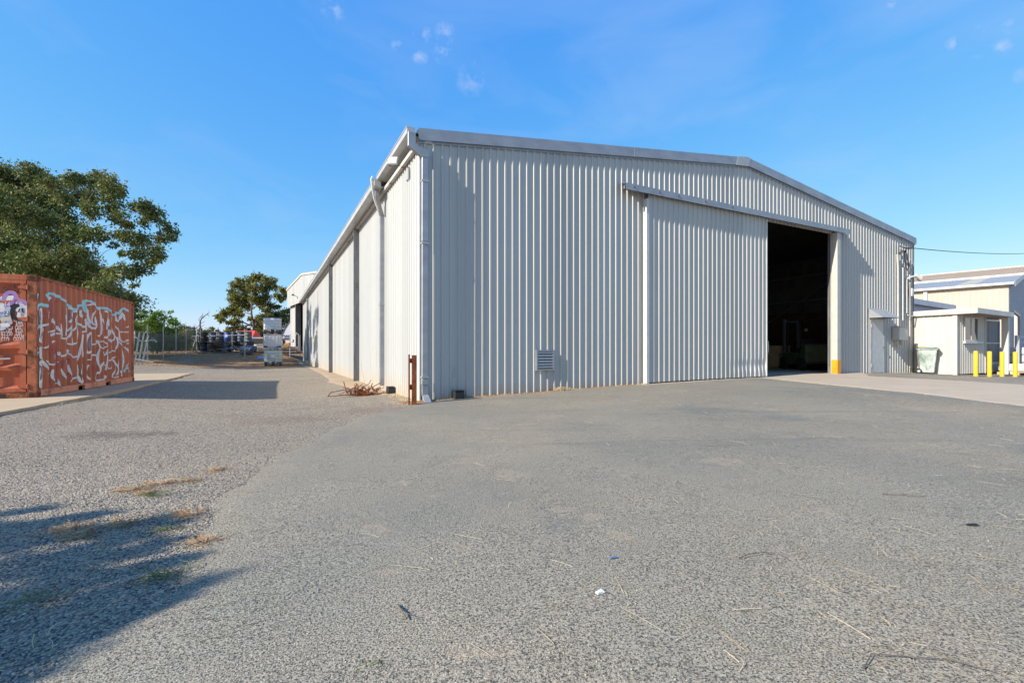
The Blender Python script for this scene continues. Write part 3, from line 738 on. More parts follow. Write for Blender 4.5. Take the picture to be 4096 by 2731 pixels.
m = MB(); m.tube([(19.72,-.08,2.3),(19.72,-.08,4.4)], .028, 8); m.tube([(20.02,-.12,2.52),(20.1,-.14,2.48),(20.72,-.12,2.5),(21.2,.3,2.56)], .022, 8)
m.bbox(20.36, 20.50, -.13, -.034, 3.3, 3.62, .01); m.build('conduit', M['white'], shed, smooth=True)
def flood(name_mat, loc, tilt, parent, sz=(.26, .05, .20), rz=0):
    mt = Matrix.Translation(loc) @ Matrix.Rotation(rz, 4, 'Z') @ Matrix.Rotation(tilt, 4, 'X')
    m = MB(); a, b_, c = sz[0]/2, sz[1], sz[2]/2
    m.bbox(-a, a, 0, b_, -c, c, .01); m.v = [tuple(mt @ Vector(p)) for p in m.v]
    f = m.build('floodlight', name_mat, parent)
    m = MB(); m.box(-a+.02, a-.02, -.004, 0, -c+.02, c-.02); m.v = [tuple(mt @ Vector(p)) for p in m.v]; m.build('lamp_lens', M['lens'], f)
    m = MB(); m.bar((-a-.008, .02, 0), (-a-.008, .16, 0), .01, .03); m.bar((a+.008, .02, 0), (a+.008, .16, 0), .01, .03); m.bar((-a-.01, .165, 0), (a+.01, .165, 0), .03, .01); m.v = [tuple(mt @ Vector(p)) for p in m.v]; m.build('bracket', M['column'], f)
flood(M['gutter'], (-.40, .80, 5.30), R(-25), shed, (.22, .05, .22), R(-30))
flood(M['black'], (19.25, -.36, 5.14), R(-58), shed, (.34, .05, .24))
m = MB(); m.bar((19.55,-.03,5.0),(19.62,-.25,5.02),.12,.06); m.tube([(19.6,-.2,5.0),(19.72,-.16,4.7),(19.9,-.10,4.45),(20.1,-.1,4.3),(20.16,-.1,4.5),(20.0,-.12,4.75),(19.9,-.14,4.98)], .018, 6); m.build('service_bracket', M['black'], shed)
m = MB(); m.tube([(20.08,-.05,3.98),(20.2,-.16,4.06),(20.42,-.24,4.10)], .035, 8); m.tube([(20.40,-.22,4.14),(20.58,-.32,4.0)], [.07,.085], 12); m.tube([(20.58,-.2,3.96),(20.8,-.25,3.92),(21.0,-.1,3.95)], .02, 6); m.build('security_camera', M['white'], shed, smooth=True)
# skirt sheets lapped at the bottom of the first side bay
m = MB(); us, hh = ribs(.1, 7.3); m.sheet(us, hh, lambda u: gt(0, u)+.0, lambda u: .46, lambda u, h, z: (-h-.006, u, z), 1); m.build('skirt_sheet', M['wall_side'], shed, recalc=False)
# small details far along the side wall: notice and hand grab
m = MB(); m.box(-.036,-.031,26.5,26.9,1.62,2.05); m.build('notice_plate', M['yellow'], shed)
m = MB(); m.tube([(-.03,22.9,.85),(-.10,22.9,.85),(-.10,22.9,1.2),(-.03,22.9,1.2)], .014, 6); m.build('grab_handle', M['column'], shed)
m = MB(); m.box(-.05, -.03, 22.6, 22.66, .1, 4.9); m.box(-.05,-.03, 22.66, 24.0, 2.3, 2.34); m.build('side_door_trim', M['gutter'], shed)
# interior: lining, girts, portal frames, floor
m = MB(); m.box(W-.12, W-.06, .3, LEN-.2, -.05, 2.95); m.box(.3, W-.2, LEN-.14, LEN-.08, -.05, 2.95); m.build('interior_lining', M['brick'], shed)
M['ceildark'] = pm('interior_shade_dark', (.055,.055,.05), (.03,.03,.03), 2, .9)  # near-black colour standing in for the gloom under the roof
m = MB(); m.hexa([(.1,.3,EAVE-.02),(W/2,.3,RIDGE-.02),(W/2,LEN-.2,RIDGE-.02),(.1,LEN-.2,EAVE-.02),(.1,.3,EAVE-.0),(W/2,.3,RIDGE+.0),(W/2,LEN-.2,RIDGE+.0),(.1,LEN-.2,EAVE-.0)]); m.hexa([(W/2,.3,RIDGE-.02),(W-.1,.3,EAVE-.02),(W-.1,LEN-.2,EAVE-.02),(W/2,LEN-.2,RIDGE-.02),(W/2,.3,RIDGE),(W-.1,.3,EAVE),(W-.1,LEN-.2,EAVE),(W/2,LEN-.2,RIDGE)]); m.build('added_dark_ceiling', M['ceildark'], shed)  # ceiling sheet added only to darken the shed interior
m = MB(); us, hh = ribs(.2, LEN-.2); m.sheet(us, hh, lambda u: 2.95, lambda u: EAVE, lambda u, h, z: (W-.03-h, u, z), 1); us, hh = ribs(.1, W-.1); m.sheet(us, hh, lambda u: 2.9, lambda u: roofz(u), lambda u, h, z: (u, LEN-.06-h, z), 1); m.build('darkened_inner_cladding', pm('shade_darkened_sheet',(.10,.11,.10),(.07,.075,.07),2,.6), shed, recalc=False)  # second skin inside the walls, interior shade put into its dark colour
for z in (3.5, 4.7):
    m = MB(); m.box(W-.20, W-.04, .2, LEN-.2, z, z+.10); m.box(.2, W-.2, LEN-.2, LEN-.04, z+.004, z+.104); m.build('girt', M['column'], shed)
for s in (.34, 7.5, 15, 22.5, 30):
    m = MB(); 
    for sx in (0, 1):
        x = .14 if sx == 0 else W-.20
        m.box(x-.02, x+.02 if sx else x+.04, s-.1, s+.1, -.05, EAVE-.2) if s != .34 else None
        xa, xb = (.16, W/2-.01) if sx == 0 else (W-.16, W/2+.01)
        m.bar((xa, s, EAVE-.24), (xb, s, RIDGE-.28), .15, .36)
    m.build('portal_frame', M['column'], shed)
m = MB(); m.bar((W-.18, 2.0, 5.0), (W-.18, 9.5, .6), .03, .05); m.build('wall_brace', M['column'], shed)
fl = [tuple(S(a, b))[:2] for a, b in [(.1,.24),(W-.1,.24),(W-.1,LEN-.1),(.1,LEN-.1)]]
o = draped('shed_floor', fl, .010, M['apron'], .6)

# ---------------------------------------------------------------- things at the shed
def gz_at(p): return g(p.x, p.y)
def world_thing(name, label, cat, t, s, rz=None, group=None, dz=0):
    p = S(t, s); return thing(name, label, cat, (p.x, p.y, g(p.x, p.y)+.012+dz), SHA if rz is None else rz, group)
# rusty twin-channel bollard
b = thing('rusty_bollard', 'rusty steel twin-channel post standing at the left front corner of the big shed', 'bollard', (-1.99, 9.45, g(-1.99, 9.45)), SHA-R(12))
m = MB(); m.box(-.075,-.068,-.05,.05,-.02,1.0); m.box(-.068,-.045,-.05,-.043,-.02,1.0); m.box(-.068,-.045,.043,.05,-.02,1.0); m.build('narrow_channel', M['rust'], b)
m = MB(); m.box(-.005,.085,-.055,-.045,-.02,.985); m.box(.078,.085,-.045,.05,-.02,.985); m.box(-.005,.002,-.045,.05,-.02,.985); m.build('wide_channel', M['rust'], b)
m = MB(); m.box(-.045,-.005,-.03,.03,.83,.92); m.box(-.045,-.005,-.03,.03,.30,.40); m.build('spacer', M['rust'], b)
# bait stations
def bait(label, t, s, rz=None):
    b = world_thing('bait_station', label, 'bait station', t, s, rz, 'bait stations at the foot of the shed')
    m = MB(); m.bbox(-.115,.115,-.08,.08,0,.17,.015); m.hexa([(-.10,-.085,.02),(.10,-.085,.02),(.10,-.08,.02),(-.10,-.08,.02),(-.10,-.085,.13),(.10,-.085,.13),(.10,-.08,.13),(-.10,-.08,.13)]); m.build('box', M['black'], b)
    m = MB(); m.bbox(-.12,.12,-.088,.085,.171,.188,.006); m.build('lid', M['black'], b)
bait('black bait box against the shaded front wall near the corner', .80, -.13)
bait('black bait box against the white side wall behind the scrap pile', -.14, 2.15, SHA-R(90))
# scrap heap of rusty straps
sp = world_thing('scrap_pile', 'tangle of rusty metal straps heaped by the white side wall', 'scrap', -.75, 2.6)
m = MB(); rr = random.Random(5)
for k in range(78):
    a = rr.uniform(0, 2*pi); l = rr.uniform(.18, .55); cx, cy = rr.gauss(0,.16), rr.gauss(0,.12); h = abs(rr.gauss(.02,.09)); w_ = rr.uniform(.010,.022)
    pts = []; tl = rr.uniform(-.18,.22)
    for i in range(5):
        u = (i/4-.5)*l; pts.append((cx+cos(a)*u+sin(a)*.05*sin(i*1.7+k), cy+sin(a)*u-cos(a)*.05*sin(i*1.7+k), max(.012, h+tl*(i/4)+.03*sin(i*2.1+k))))
    for i in range(4): m.bar(pts[i], pts[i+1], w_*1.15, .005+.006*(k%2))
for (a, b_) in [((-.75,-.05,.10),(-.35,.0,.16)),((-.75,-.05,.10),(-.82,-.1,.0)),((-.8,-.12,.01),(-.1,-.15,.04)),((-.35,.1,.05),(-.42,.14,.34)),((.1,-.1,.05),(.62,-.38,.02)),((0,-.2,.03),(.75,-.16,.05)),((.1,.1,.1),(.5,.2,.28)),((.05,.0,.05),(-.15,.3,.0))]: m.bar(a, b_, .022, .014)
m.build('strap', M['rust'], sp)
m = MB(); m.tube([(.15,.25,0),(.10,.25,.35),(.02,.26,.80)], [.004,.003,.0015], 4); m.build('wire', M['deadwood'], sp)
# wheelie bin
wb = world_thing('wheelie_bin', 'scuffed dark green wheelie bin with yellow-topped lid at the shed corner', 'bin', 20.48, -.55, R(-34))
t = NT('scuffed_green_plastic')
f = t.rng(t.noise(2.3, 8, .62, t.vec((1,1,.8)), .5), .34, .54); c = t.mix(f, (.10,.17,.12), (.56,.58,.56)); t.bump(t.noise(4,3,.5), .3, .02); M['binbody'] = t.fin(c, .5, 0, .4)
m = MB(); zb_, zt_ = .04, .96
m.hexa([(-.21,-.22,zb_),(.21,-.22,zb_),(.21,.22,zb_),(-.21,.22,zb_),(-.29,-.30,zt_),(.29,-.30,zt_),(.29,.30,zt_),(-.29,.30,zt_)]); o = m.build('bin_body', M['binbody'], wb)
md = o.modifiers.new('b', 'BEVEL'); md.width = .045; md.segments = 3
m = MB(); m.bbox(-.315,.315,-.325,.325,.94,.99,.015); rim = m.build('rim', M['binbody'], wb)
m = MB(); m.hexa([(-.31,-.34,.992),(.33,-.34,.992),(.33,.34,.992),(-.31,.34,.992),(-.27,-.28,1.055),(.28,-.28,1.045),(.28,.28,1.045),(-.27,.28,1.055)]); m.bar((.36,-.25,.99),(.36,.25,.99),.05,.03); lid = m.build('lid', pm('bin_lid_green',(.05,.12,.07),(.25,.30,.26),4,.5), wb)
m = MB(); m.bbox(-.29,-.02,-.24,.26,1.058,1.075,.006); m.build('lid_panel', pm('bin_yellow',(.85,.55,.02),None,4,.5), lid)
for sy in (-1, 1):
    m = MB(); m.lathe([(.0,-.03),(.07,-.03),(.10,-.025),(.105,0),(.10,.025),(.07,.03),(0,.03)], (-.27, sy*.27, .105), 20, 'y'); wh = m.build('wheel', M['rubber'], wb, smooth=True)
    m = MB(); m.lathe([(0,-.036),(.05,-.036),(.05,.036),(0,.036)], (-.27, sy*.27, .105), 12, 'y'); m.build('hub', M['greypaint'], wh)
m = MB(); m.tube([(-.27,-.26,.105),(-.27,.26,.105)], .012, 8); m.build('axle', M['steel'], wb)
# crates etc inside the doorway
def crate(t, s, label):
    b = world_thing('timber_crate', label, 'crate', t, s)
    m = MB(); m.box(-.40,.40,-.40,.40,.12,1.05)
    bx = m.build('panel', M['timber'], b)
    m = MB()
    for x in (-.25,.17): m.box(x, x+.10, -.43, -.402, .0, 1.05); m.box(x, x+.10, .402, .43, .0, 1.05); m.box(x, x+.10, -.402, .402, .0, .115)
    m.box(-.42,.42,-.42,.42,1.052,1.08); m.build('batten', M['timber'], b)
    m = MB(); m.box(-.14,.08,-.436,-.432,.62,.92); m.build('label_sheet', M['bluelabel'], b)
    m = MB(); m.box(-.41,.41,-.440,-.437,.73,.745); m.build('strap', M['white'], b)
crate(18.35, 4.3, 'pale timber crate with blue label just inside the open shed door')
fk = world_thing('forklift', 'dark forklift parked in the shadow inside the open shed door', 'forklift', 17.7, 2.7, SHA+R(60))
m = MB(); m.bbox(-.9,.7,-.5,.5,.25,.75,.04); m.bbox(-1.2,-.7,-.5,.5,.3,1.1,.08); m.build('chassis', pm('faded_forklift_paint',(.10,.12,.06),(.07,.08,.05),4,.5), fk)
m = MB()
for sx, sy in ((-.75,-.45),(-.75,.45),(.35,-.45),(.35,.45)): m.bar((sx,sy,.75),(sx*.8,sy,2.1),.05,.05)
for k in range(6): m.bar((-.6+k*.18,-.47,2.13),(-.6+k*.18,.47,2.13),.04,.04)
m.build('overhead_guard', M['black'], fk)
m = MB(); m.box(.85,.95,-.35,-.25,.1,2.25); m.box(.85,.95,.25,.35,.1,2.25); m.box(.86,.94,-.25,.25,2.1,2.2); m.box(.96,1.0,-.45,.45,.3,.7); m.build('mast', M['column'], fk)
for sy in (-.25,.2): 
    m = MB(); m.box(1.0,2.0,sy,sy+.1,.08,.12); m.build('fork', M['column'], fk)
for sx in (-.8,.5):
    for sy in (-.48,.48):
        m = MB(); m.lathe([(0,-.1),(.24,-.1),(.28,-.07),(.28,.07),(.24,.1),(0,.1)], (sx,sy,.28), 20, 'y'); m.build('wheel', M['rubber'], fk, smooth=True)
m = MB(); m.lathe([(0,0),(.06,0),(.07,.04),(0,.05)], (.5,-.45,1.75), 14, 'x'); m.build('headlight', M['lens'], fk)
m = MB(); m.bbox(-.45,.0,-.25,.25,.78,.95,.04); m.bbox(-.5,-.38,-.25,.25,.95,1.35,.04); m.build('seat', M['black'], fk)
# overhead service cable
c = MB(); a = S(19.95, -.14, 5.22); bpt = Vector((38, 34, 8.15)); pts = [a.lerp(bpt, i/24)-Vector((0,0,1.25*4*(i/24)*(1-i/24)*.13)) for i in range(25)]
c.tube(pts, .016, 6); o = c.build('overhead_cable', M['cable'], None); tag(o, 'black power cable sagging from the right end of the shed across the sky', 'cable')
# ---------------------------------------------------------------- shipping container
CN = Vector((-10.05, 10.02, .078)); CA = math.atan2(.920, -.393); CD = Vector((-.393, .920, 0)); CQ = Vector((-.920, -.393, 0))
ct = thing('shipping_container', 'faded orange-red shipping container with graffiti letters on its ribbed side, standing on the tan slab', 'shipping container', tuple(CN), CA)
CL, CW, CH = 6.06, 2.44, 2.59
t = NT('container_paint')
fa = t.rng(t.noise(.7, 6, .6), .3, .7); c = t.mix(fa, (.43,.10,.04), (.34,.078,.032))
c = t.mix(t.math('MULTIPLY', t.rng(t.noise(1.1, 6, .65, t.vec((6,6,.6))), .45, .72), .5), c, (.50,.19,.10))
rs = t.rng(t.noise(5, 9, .72), .63, .70); c = t.mix(t.math('MULTIPLY', rs, .8), c, (.11,.04,.02)); t.bump(t.noise(5,4,.5), .25, .02)
M['cont'] = t.fin(c, .55, 0, .35)
t = NT('container_rust_frame'); c = t.mix(t.rng(t.noise(4, 8, .68), .42, .60), (.42,.13,.06), (.14,.055,.03)); t.bump(t.noise(30,5,.6), .4, .01); M['contfr'] = t.fin(c, .75, 0, .25)
t = NT('container_rail'); c = t.mix(t.rng(t.noise(3, 8, .68), .5, .66), (.62,.25,.15), (.30,.10,.05)); M['contrail'] = t.fin(c, .6, 0, .3)
M['maroon'] = pm('graffiti_maroon', (.27,.035,.03), (.34,.05,.035), 4, .5)
M['g_white'] = pm('graffiti_white', (.72,.68,.66), (.52,.48,.49), 7, .5, lo=.3, hi=.6)
M['g_cyan'] = pm('graffiti_cyan', (.22,.52,.60), (.34,.60,.64), 6, .5)
M['g_grey'] = pm('graffiti_grey', (.12,.12,.17), (.22,.21,.27), 9, .5)
M['g_black'] = pm('graffiti_black', (.012,.012,.016), None, 9, .5)
M['g_purple'] = pm('graffiti_purple', (.30,.17,.42), (.40,.22,.40), 6, .5)
M['g_blue'] = pm('graffiti_blue', (.22,.30,.50), (.45,.50,.62), 4, .5)
M['g_tan'] = pm('graffiti_tan', (.60,.55,.40), (.50,.42,.30), 6, .5)
CP = [(0, 0), (.072, 0), (.140, -.036), (.212, -.036)]     # relief relative to outer face; period .28
def crel(u):
    k = (u-.17) % .28
    if k < .072: return 0
    if k < .140: return -.036*(k-.072)/.068
    if k < .212: return -.036
    return -.036*(1-(k-.212)/.068)
m = MB()
us = [.155]+[.17+k*.28+d for k in range(25) for d, _ in CP if .165 < .17+k*.28+d < CL-.17]+[CL-.16]
m.sheet(us, [crel(u) for u in us], lambda u: .15, lambda u: CH-.06, lambda u, h, z: (u, .008-h, z), 1)
m.build('side_panel', M['cont'], ct, recalc=False)
m = MB(); m.sheet(us, [crel(u) for u in us], lambda u: .15, lambda u: CH-.06, lambda u, h, z: (u, CW-.008+h, z), 1); m.build('side_panel', M['cont'], ct, recalc=False)
m = MB(); m.box(.02, CL-.02, .02, CW-.02, CH-.03, CH-.012); m.box(.02, CL-.02, .02, CW-.02, .10, .14); m.build('roof', M['contfr'], ct)
m = MB(); m.box(CL-.05, CL-.02, .05, CW-.05, .14, CH-.04); m.build('end_panel', M['cont'], ct)
m = MB()
for y in (0, CW-.06): m.box(.165, CL-.165, y, y+.06, CH-.062, CH-.004)
m.build('top_rail', M['contfr'], ct)
for y, yy in ((0, .05), (CW-.05, CW)):
    m = MB(); edges = [.165, 1.98, 2.34, 3.72, 4.08, CL-.165]
    m.box(edges[0], edges[1], y, yy, .015, .155); m.box(edges[2], edges[3], y, yy, .015, .155); m.box(edges[4], edges[5], y, yy, .015, .155)
    m.box(edges[1], edges[2], y, yy, .128, .155); m.box(edges[3], edges[4], y, yy, .128, .155); m.box(edges[1], edges[2], y+.02, yy-.01, .0151, .12) if False else None
    m.build('bottom_rail', M['contrail'], ct)
m = MB()
for x in (1.98, 3.72): m.box(x, x+.36, .12, CW-.12, .02, .126)
m.build('forklift_pocket', M['dark'], ct)
for x in (0, CL-.16):
    for y in (0, CW-.16):
        m = MB(); m.box(x+.004, x+.156, y+.004, y+.156, .12, CH-.12); m.build('corner_post', M['contfr'], ct)
        for z in (0, CH-.118):
            m = MB(); m.bbox(x-.006, x+.172, y-.006, y+.166, z, z+.118, .006); cc = m.build('corner_casting', M['rust'], ct)
            m = MB(); yo = -.008 if y == 0 else y+.1661
            m.lathe([(0,0),(.03,0),(.03,.002),(0,.002)], (x+.085, yo, z+.06), 14, 'y'); 
            if x == 0: m.lathe([(0,0),(.042,0),(.042,.002),(0,.002)], (-.009, y+.08, z+.06), 14, 'x')
            m.build('casting_hole', M['dark'], cc)
m = MB(); m.box(.01, .07, .166, CW-.166, CH-.12, CH-.004); m.build('door_header', M['cont'], ct)
m = MB(); m.box(.01, .07, .166, CW-.166, .01, .11); m.build('door_sill', M['contfr'], ct)
m = MB(); m.box(-.004, .02, .5, .85, .02, .10); m.build('sill_pocket', M['dark'], ct)
# the two door leaves with deep horizontal pressings
zs = []; z = .15; dd = []
nrib = 5; hgt = (CH-.13-.15)
for (a, b_) in ((.175, 1.215), (1.225, CW-.175)):
    m = MB(); P = [(.15, 0)]
    for k in range(nrib):
        zc = .15+hgt*(k+.5)/nrib
        P += [(zc-.20, 0), (zc-.12, .045), (zc+.12, .045), (zc+.20, 0)]
    P.append((CH-.13, 0)); V = []; F = []
    for (z, d) in P: V += [(.035+d, a+.10, z), (.035+d, b_-.10, z)]
    for i in range(len(P)-1): F.append((2*i, 2*i+1, 2*i+3, 2*i+2))
    m.add(V, F); lf = m.build('door_leaf', M['cont'], ct, recalc=False)
    m = MB(); m.box(.012, .07, a, a+.10, .13, CH-.125); m.box(.012, .07, b_-.10, b_, .13, CH-.125); m.box(.012,.07,a+.10,b_-.10,.13,.20); m.box(.012,.07,a+.10,b_-.10,CH-.19,CH-.125); m.build('leaf_frame', M['cont'], lf)
    for z in (.20, .92, 1.62, 2.28):
        m = MB(); e = a if a < 1 else b_; s_ = 1 if a < 1 else -1
        m.hexa([(-.006, e-s_*.035, z), (-.006, e+s_*.12, z+.02), (.012, e+s_*.12, z+.02), (.012, e-s_*.035, z), (-.006, e-s_*.035, z+.085), (-.006, e+s_*.12, z+.065), (.012, e+s_*.12, z+.065), (.012, e-s_*.035, z+.085)])
        m.tube([(.0, e-s_*.03, z-.01), (.0, e-s_*.03, z+.095)], .014, 8); m.build('hinge', M['cont'], lf)
    for y in (a+.40, b_-.22):
        m = MB(); m.tube([(-.02, y, .06), (-.02, y, CH-.06)], .017, 8); m.build('locking_bar', M['cont'], lf, smooth=True) if y > .8 else None
    m = MB(); m.bar((-.05, a+.22, .83), (-.05, a+.72, .80), .012, .035); m.box(-.06, .0, a+.42, a+.50, .76, .90); m.build('handle', M['steel'], lf)
# painted graffiti, sprayed on the real pressings (u along the side, v up)
def c_uv(cx, cy):
    # photograph crop coordinates -> side panel coordinates
    r = ((cx*.3827)-2048)/1896; u = (r*CN.y-CN.x)/(CD.x-r*CD.y); dep = CN.y+CD.y*u
    return u, (1406-(1060+cy*.3827))/1896*dep+CAMH-CN.z
def c_yz(cx, cy, k=.1914):
    r = ((cx*k)-2048)/1896; u = (r*CN.y-CN.x)/(CQ.x-r*CQ.y); dep = CN.y+CQ.y*u
    return u, (1406-(1060+cy*k))/1896*dep+CAMH-CN.z
def stroke(m, pts, w0, surf, closed=False, taper=True, an=(1,1)):
    P = [Vector((a, b, 0)) for a, b in pts]
    # Catmull-Rom smoothing and fine resample
    Q = []
    for i in range(len(P)-1):
        p0 = P[max(i-1, 0)]; p1 = P[i]; p2 = P[i+1]; p3 = P[min(i+2, len(P)-1)]
        n = max(2, int((p2-p1).length/.022))
        for j in range(n):
            s = j/n; Q.append(.5*((2*p1)+(-p0+p2)*s+(2*p0-5*p1+4*p2-p3)*s*s+(-p0+3*p1-3*p2+p3)*s**3))
    Q.append(P[-1]); V = []; F = []; n = len(Q)
    for i, q in enumerate(Q):
        t_ = (Q[min(i+1, n-1)]-Q[max(i-1, 0)]); t_ = t_.normalized() if t_.length else Vector((1,0,0)); nn = Vector((-t_.y, t_.x, 0))
        e = min(1, (min(i, n-1-i)+3)/5) if taper else 1
        wv = w0/2*(.92+.16*math.sin(i*.17+w0*90))*e
        for s in (-1, -.33, .33, 1): pp = q+Vector((nn.x*an[0], nn.y*an[1], 0))*wv*s; V.append(surf(pp.x, pp.y))
    for i in range(n-1):
        for k in range(3): F.append((i*4+k, i*4+k+1, (i+1)*4+k+1, (i+1)*4+k))
    m.add(V, F)
_lay = [0]
def side_surf(off): return lambda u, v: (min(max(u, .02), CL-.01), (-(.004+off) if u < .165 else (.008-crel(u)-.004-off)), min(max(v, .165), CH-.07))
def gr(name, mat, lines, wpx, off):
    m = MB()
    for ln in lines:
        w0 = wpx
        if isinstance(ln[0], (int, float)): w0, ln = ln[0], ln[1]
        pts = [c_uv(*p) for p in ln]
        # width in metres at about the panel scale
        stroke(m, pts, w0, side_surf(off), an=(1.15, .55))
    return m.build(name, mat, ct, recalc=False)
gr('graffiti_fill', M['maroon'], [(.42,[(590,370),(595,700),(590,1000),(600,1230)]),(.30,[(520,500),(515,700),(520,900)]),(.35,[(700,980),(720,1140)]),(.3,[(1000,1000),(1010,1140)]),(.2,[(460,460),(480,560)])], .3, .000)
gr('graffiti_outline', M['g_cyan'], [[(385,470),(400,418),(460,415),(527,430),(520,370),(500,312),(540,298),(600,320),(660,350),(710,400),(745,440),(790,465),(825,465),(838,425),(880,432),(905,490),(895,430),(890,380),(930,375),(985,395),(1030,445),(1090,450),(1150,465),(1190,520),(1230,500),(1262,510),(1275,465),(1320,460),(1358,500)],
  (.09,[(376,520),(380,640)]),(.10,[(362,760),(378,830)]),(.10,[(350,1060),(372,950),(402,905)]),(.08,[(368,1220),(374,1100)]),(.12,[(405,625),(410,660)]),(.16,[(1300,1110),(1340,1075),(1362,1120)]),(.12,[(910,440),(905,480)])], .12, .0012)
gr('graffiti_letter', M['g_white'], [
 (.17,[(432,450),(428,560),(436,640),(440,720),(424,810)]),(.15,[(430,850),(432,980)]),(.20,[(418,1000),(438,1060),(436,1180),(430,1285)]),(.10,[(450,640),(500,622),(524,612)]),(.08,[(452,600),(445,470)]),(.14,[(452,700),(470,660)]),
 (.07,[(365,640),(385,655),(365,690)]),(.07,[(385,690),(350,730),(352,770)]),(.07,[(350,830),(370,870),(395,870)]),(.06,[(395,295),(372,400),(362,460)]),
 [(470,870),(530,840),(560,800),(600,795)],(.09,[(455,980),(490,1050),(520,1100),(530,1140)]),(.09,[(540,740),(580,715),(650,720)]),[(650,720),(668,765),(715,765)],
 [(715,440),(715,600),(722,690),(762,610)],(.10,[(730,450),(765,470),(770,540),(735,600)]),[(762,620),(740,730),(715,780),(715,900),(780,960),(820,940)],[(780,490),(822,490),(800,560),(800,640),(780,690)],
 [(640,570),(660,640),(665,760)],[(720,820),(770,830),(820,800)],[(770,750),(780,840)],(.10,[(650,850),(660,950),(720,910),(720,880)]),[(590,900),(580,960),(597,1050)],(.12,[(622,905),(625,945)]),
 [(660,1080),(680,1150),(715,1210)],[(740,1215),(790,1180),(830,1150),(830,1040)],(.11,[(830,1150),(850,1220),(880,1220),(860,1120),(878,1040)]),[(600,1160),(630,1260)],
 (.09,[(830,610),(860,640),(880,700),(920,665),(880,640)]),(.11,[(900,600),(930,600),(950,650),(990,660),(1020,650),(1020,560)]),(.10,[(930,460),(935,540),(945,610)]),[(930,420),(985,410),(1010,450),(985,520),(980,600),(1002,630)],
 [(1030,460),(1060,480),(1070,560),(1070,720),(1030,740)],(.11,[(940,720),(925,800),(925,900),(950,910),(970,860),(970,720),(940,720)]),[(885,720),(880,850),(885,960)],[(975,830),(1020,820),(1030,790),(1050,900),(1060,1000)],
 [(1060,800),(1100,800),(1130,840),(1080,870),(1060,830)],[(1080,910),(1110,940),(1130,880)],[(930,990),(970,980),(980,940),(1015,945),(1010,910)],
 (.11,[(1090,1010),(1070,1060),(1060,1120),(1022,1130),(1012,1200),(1100,1190),(1110,1150)]),(.13,[(1110,480),(1140,510),(1130,600),(1125,680)]),(.15,[(1160,680),(1135,750),(1090,750)]),
 [(1185,540),(1180,640),(1200,740),(1190,790),(1152,780),(1180,830),(1180,880),(1150,920)],[(1200,745),(1230,760),(1235,830),(1215,900),(1185,890)],[(1130,880),(1125,1000),(1115,1100)],
 [(1150,1000),(1190,970),(1220,950)],[(1190,980),(1210,1070),(1190,1170),(1260,1160)],[(1110,1040),(1150,1080),(1190,1050)],(.12,[(1220,500),(1230,580),(1260,560),(1290,500),(1310,580)]),
 [(1220,630),(1250,690),(1300,700),(1360,700)],[(1330,650),(1363,640)],[(1260,680),(1265,780),(1290,800),(1340,795)],[(1260,800),(1290,880),(1300,1000),(1290,1100),(1270,1160)],[(1300,860),(1330,870),(1350,930),(1360,950)],
 [(1330,780),(1362,790)],[(1332,820),(1362,815)],[(1330,1060),(1358,1000)],(.13,[(1270,1100),(1285,1165)]),(.10,[(545,330),(520,420),(545,560),(600,640),(640,700)]),[(500,700),(560,690),(620,640)],[(690,520),(700,620),(690,740)],[(800,560),(830,700),(820,800)],[(860,760),(850,860),(830,1000)],[(905,700),(900,560)],[(940,1040),(920,1130),(950,1200)],[(720,980),(735,1100),(770,1180)],[(1045,860),(1030,980),(1050,1100)],[(1150,560),(1150,640)],[(1215,1000),(1240,1080),(1230,1150)],[(490,1000),(560,1040),(620,1010)],[(560,1090),(560,1180),(610,1240)],[(1075,560),(1100,640)],[(1250,840),(1250,960),(1235,1060)],[(1335,870),(1350,900)],(.12,[(850,470),(855,540),(885,520)]),(.12,[(1045,470),(1050,520)]),(.10,[(1000,540),(1000,620)])], .066, .0024)
gr('graffiti_shadow', M['g_grey'], [(.06,[(424,480),(416,560),(418,620)]),(.05,[(450,700),(420,770)]),(.05,[(432,880),(430,940)]),(.08,[(420,1050),(440,1100),(425,1200)]),(.06,[(740,480),(745,530),(735,570)]),(.05,[(560,740),(590,722)]),
 (.05,[(958,740),(942,800),(945,880)]),(.05,[(985,590),(1000,620)]),(.06,[(1120,640),(1140,640),(1122,690)]),(.05,[(1335,800),(1362,800)]),(.05,[(1335,1050),(1350,1030)]),(.05,[(1030,1165),(1070,1170)]),(.04,[(858,480),(858,520)]),(.05,[(845,1130),(862,1170)]),(.04,[(1230,640),(1245,670)]),(.04,[(1235,520),(1240,560)])], .05, .0034)
def yz_surf(off): return lambda y, z: (.0105-off, y, z)
def gd(name, mat, lines, wd, off, k=.1914):
    m = MB()
    for ln in lines:
        w0 = wd
        if isinstance(ln[0], (int, float)): w0, ln = ln[0], ln[1]
        stroke(m, [c_yz(*p, k) for p in ln], w0, yz_surf(off))
    return m.build(name, mat, ct, recalc=False)
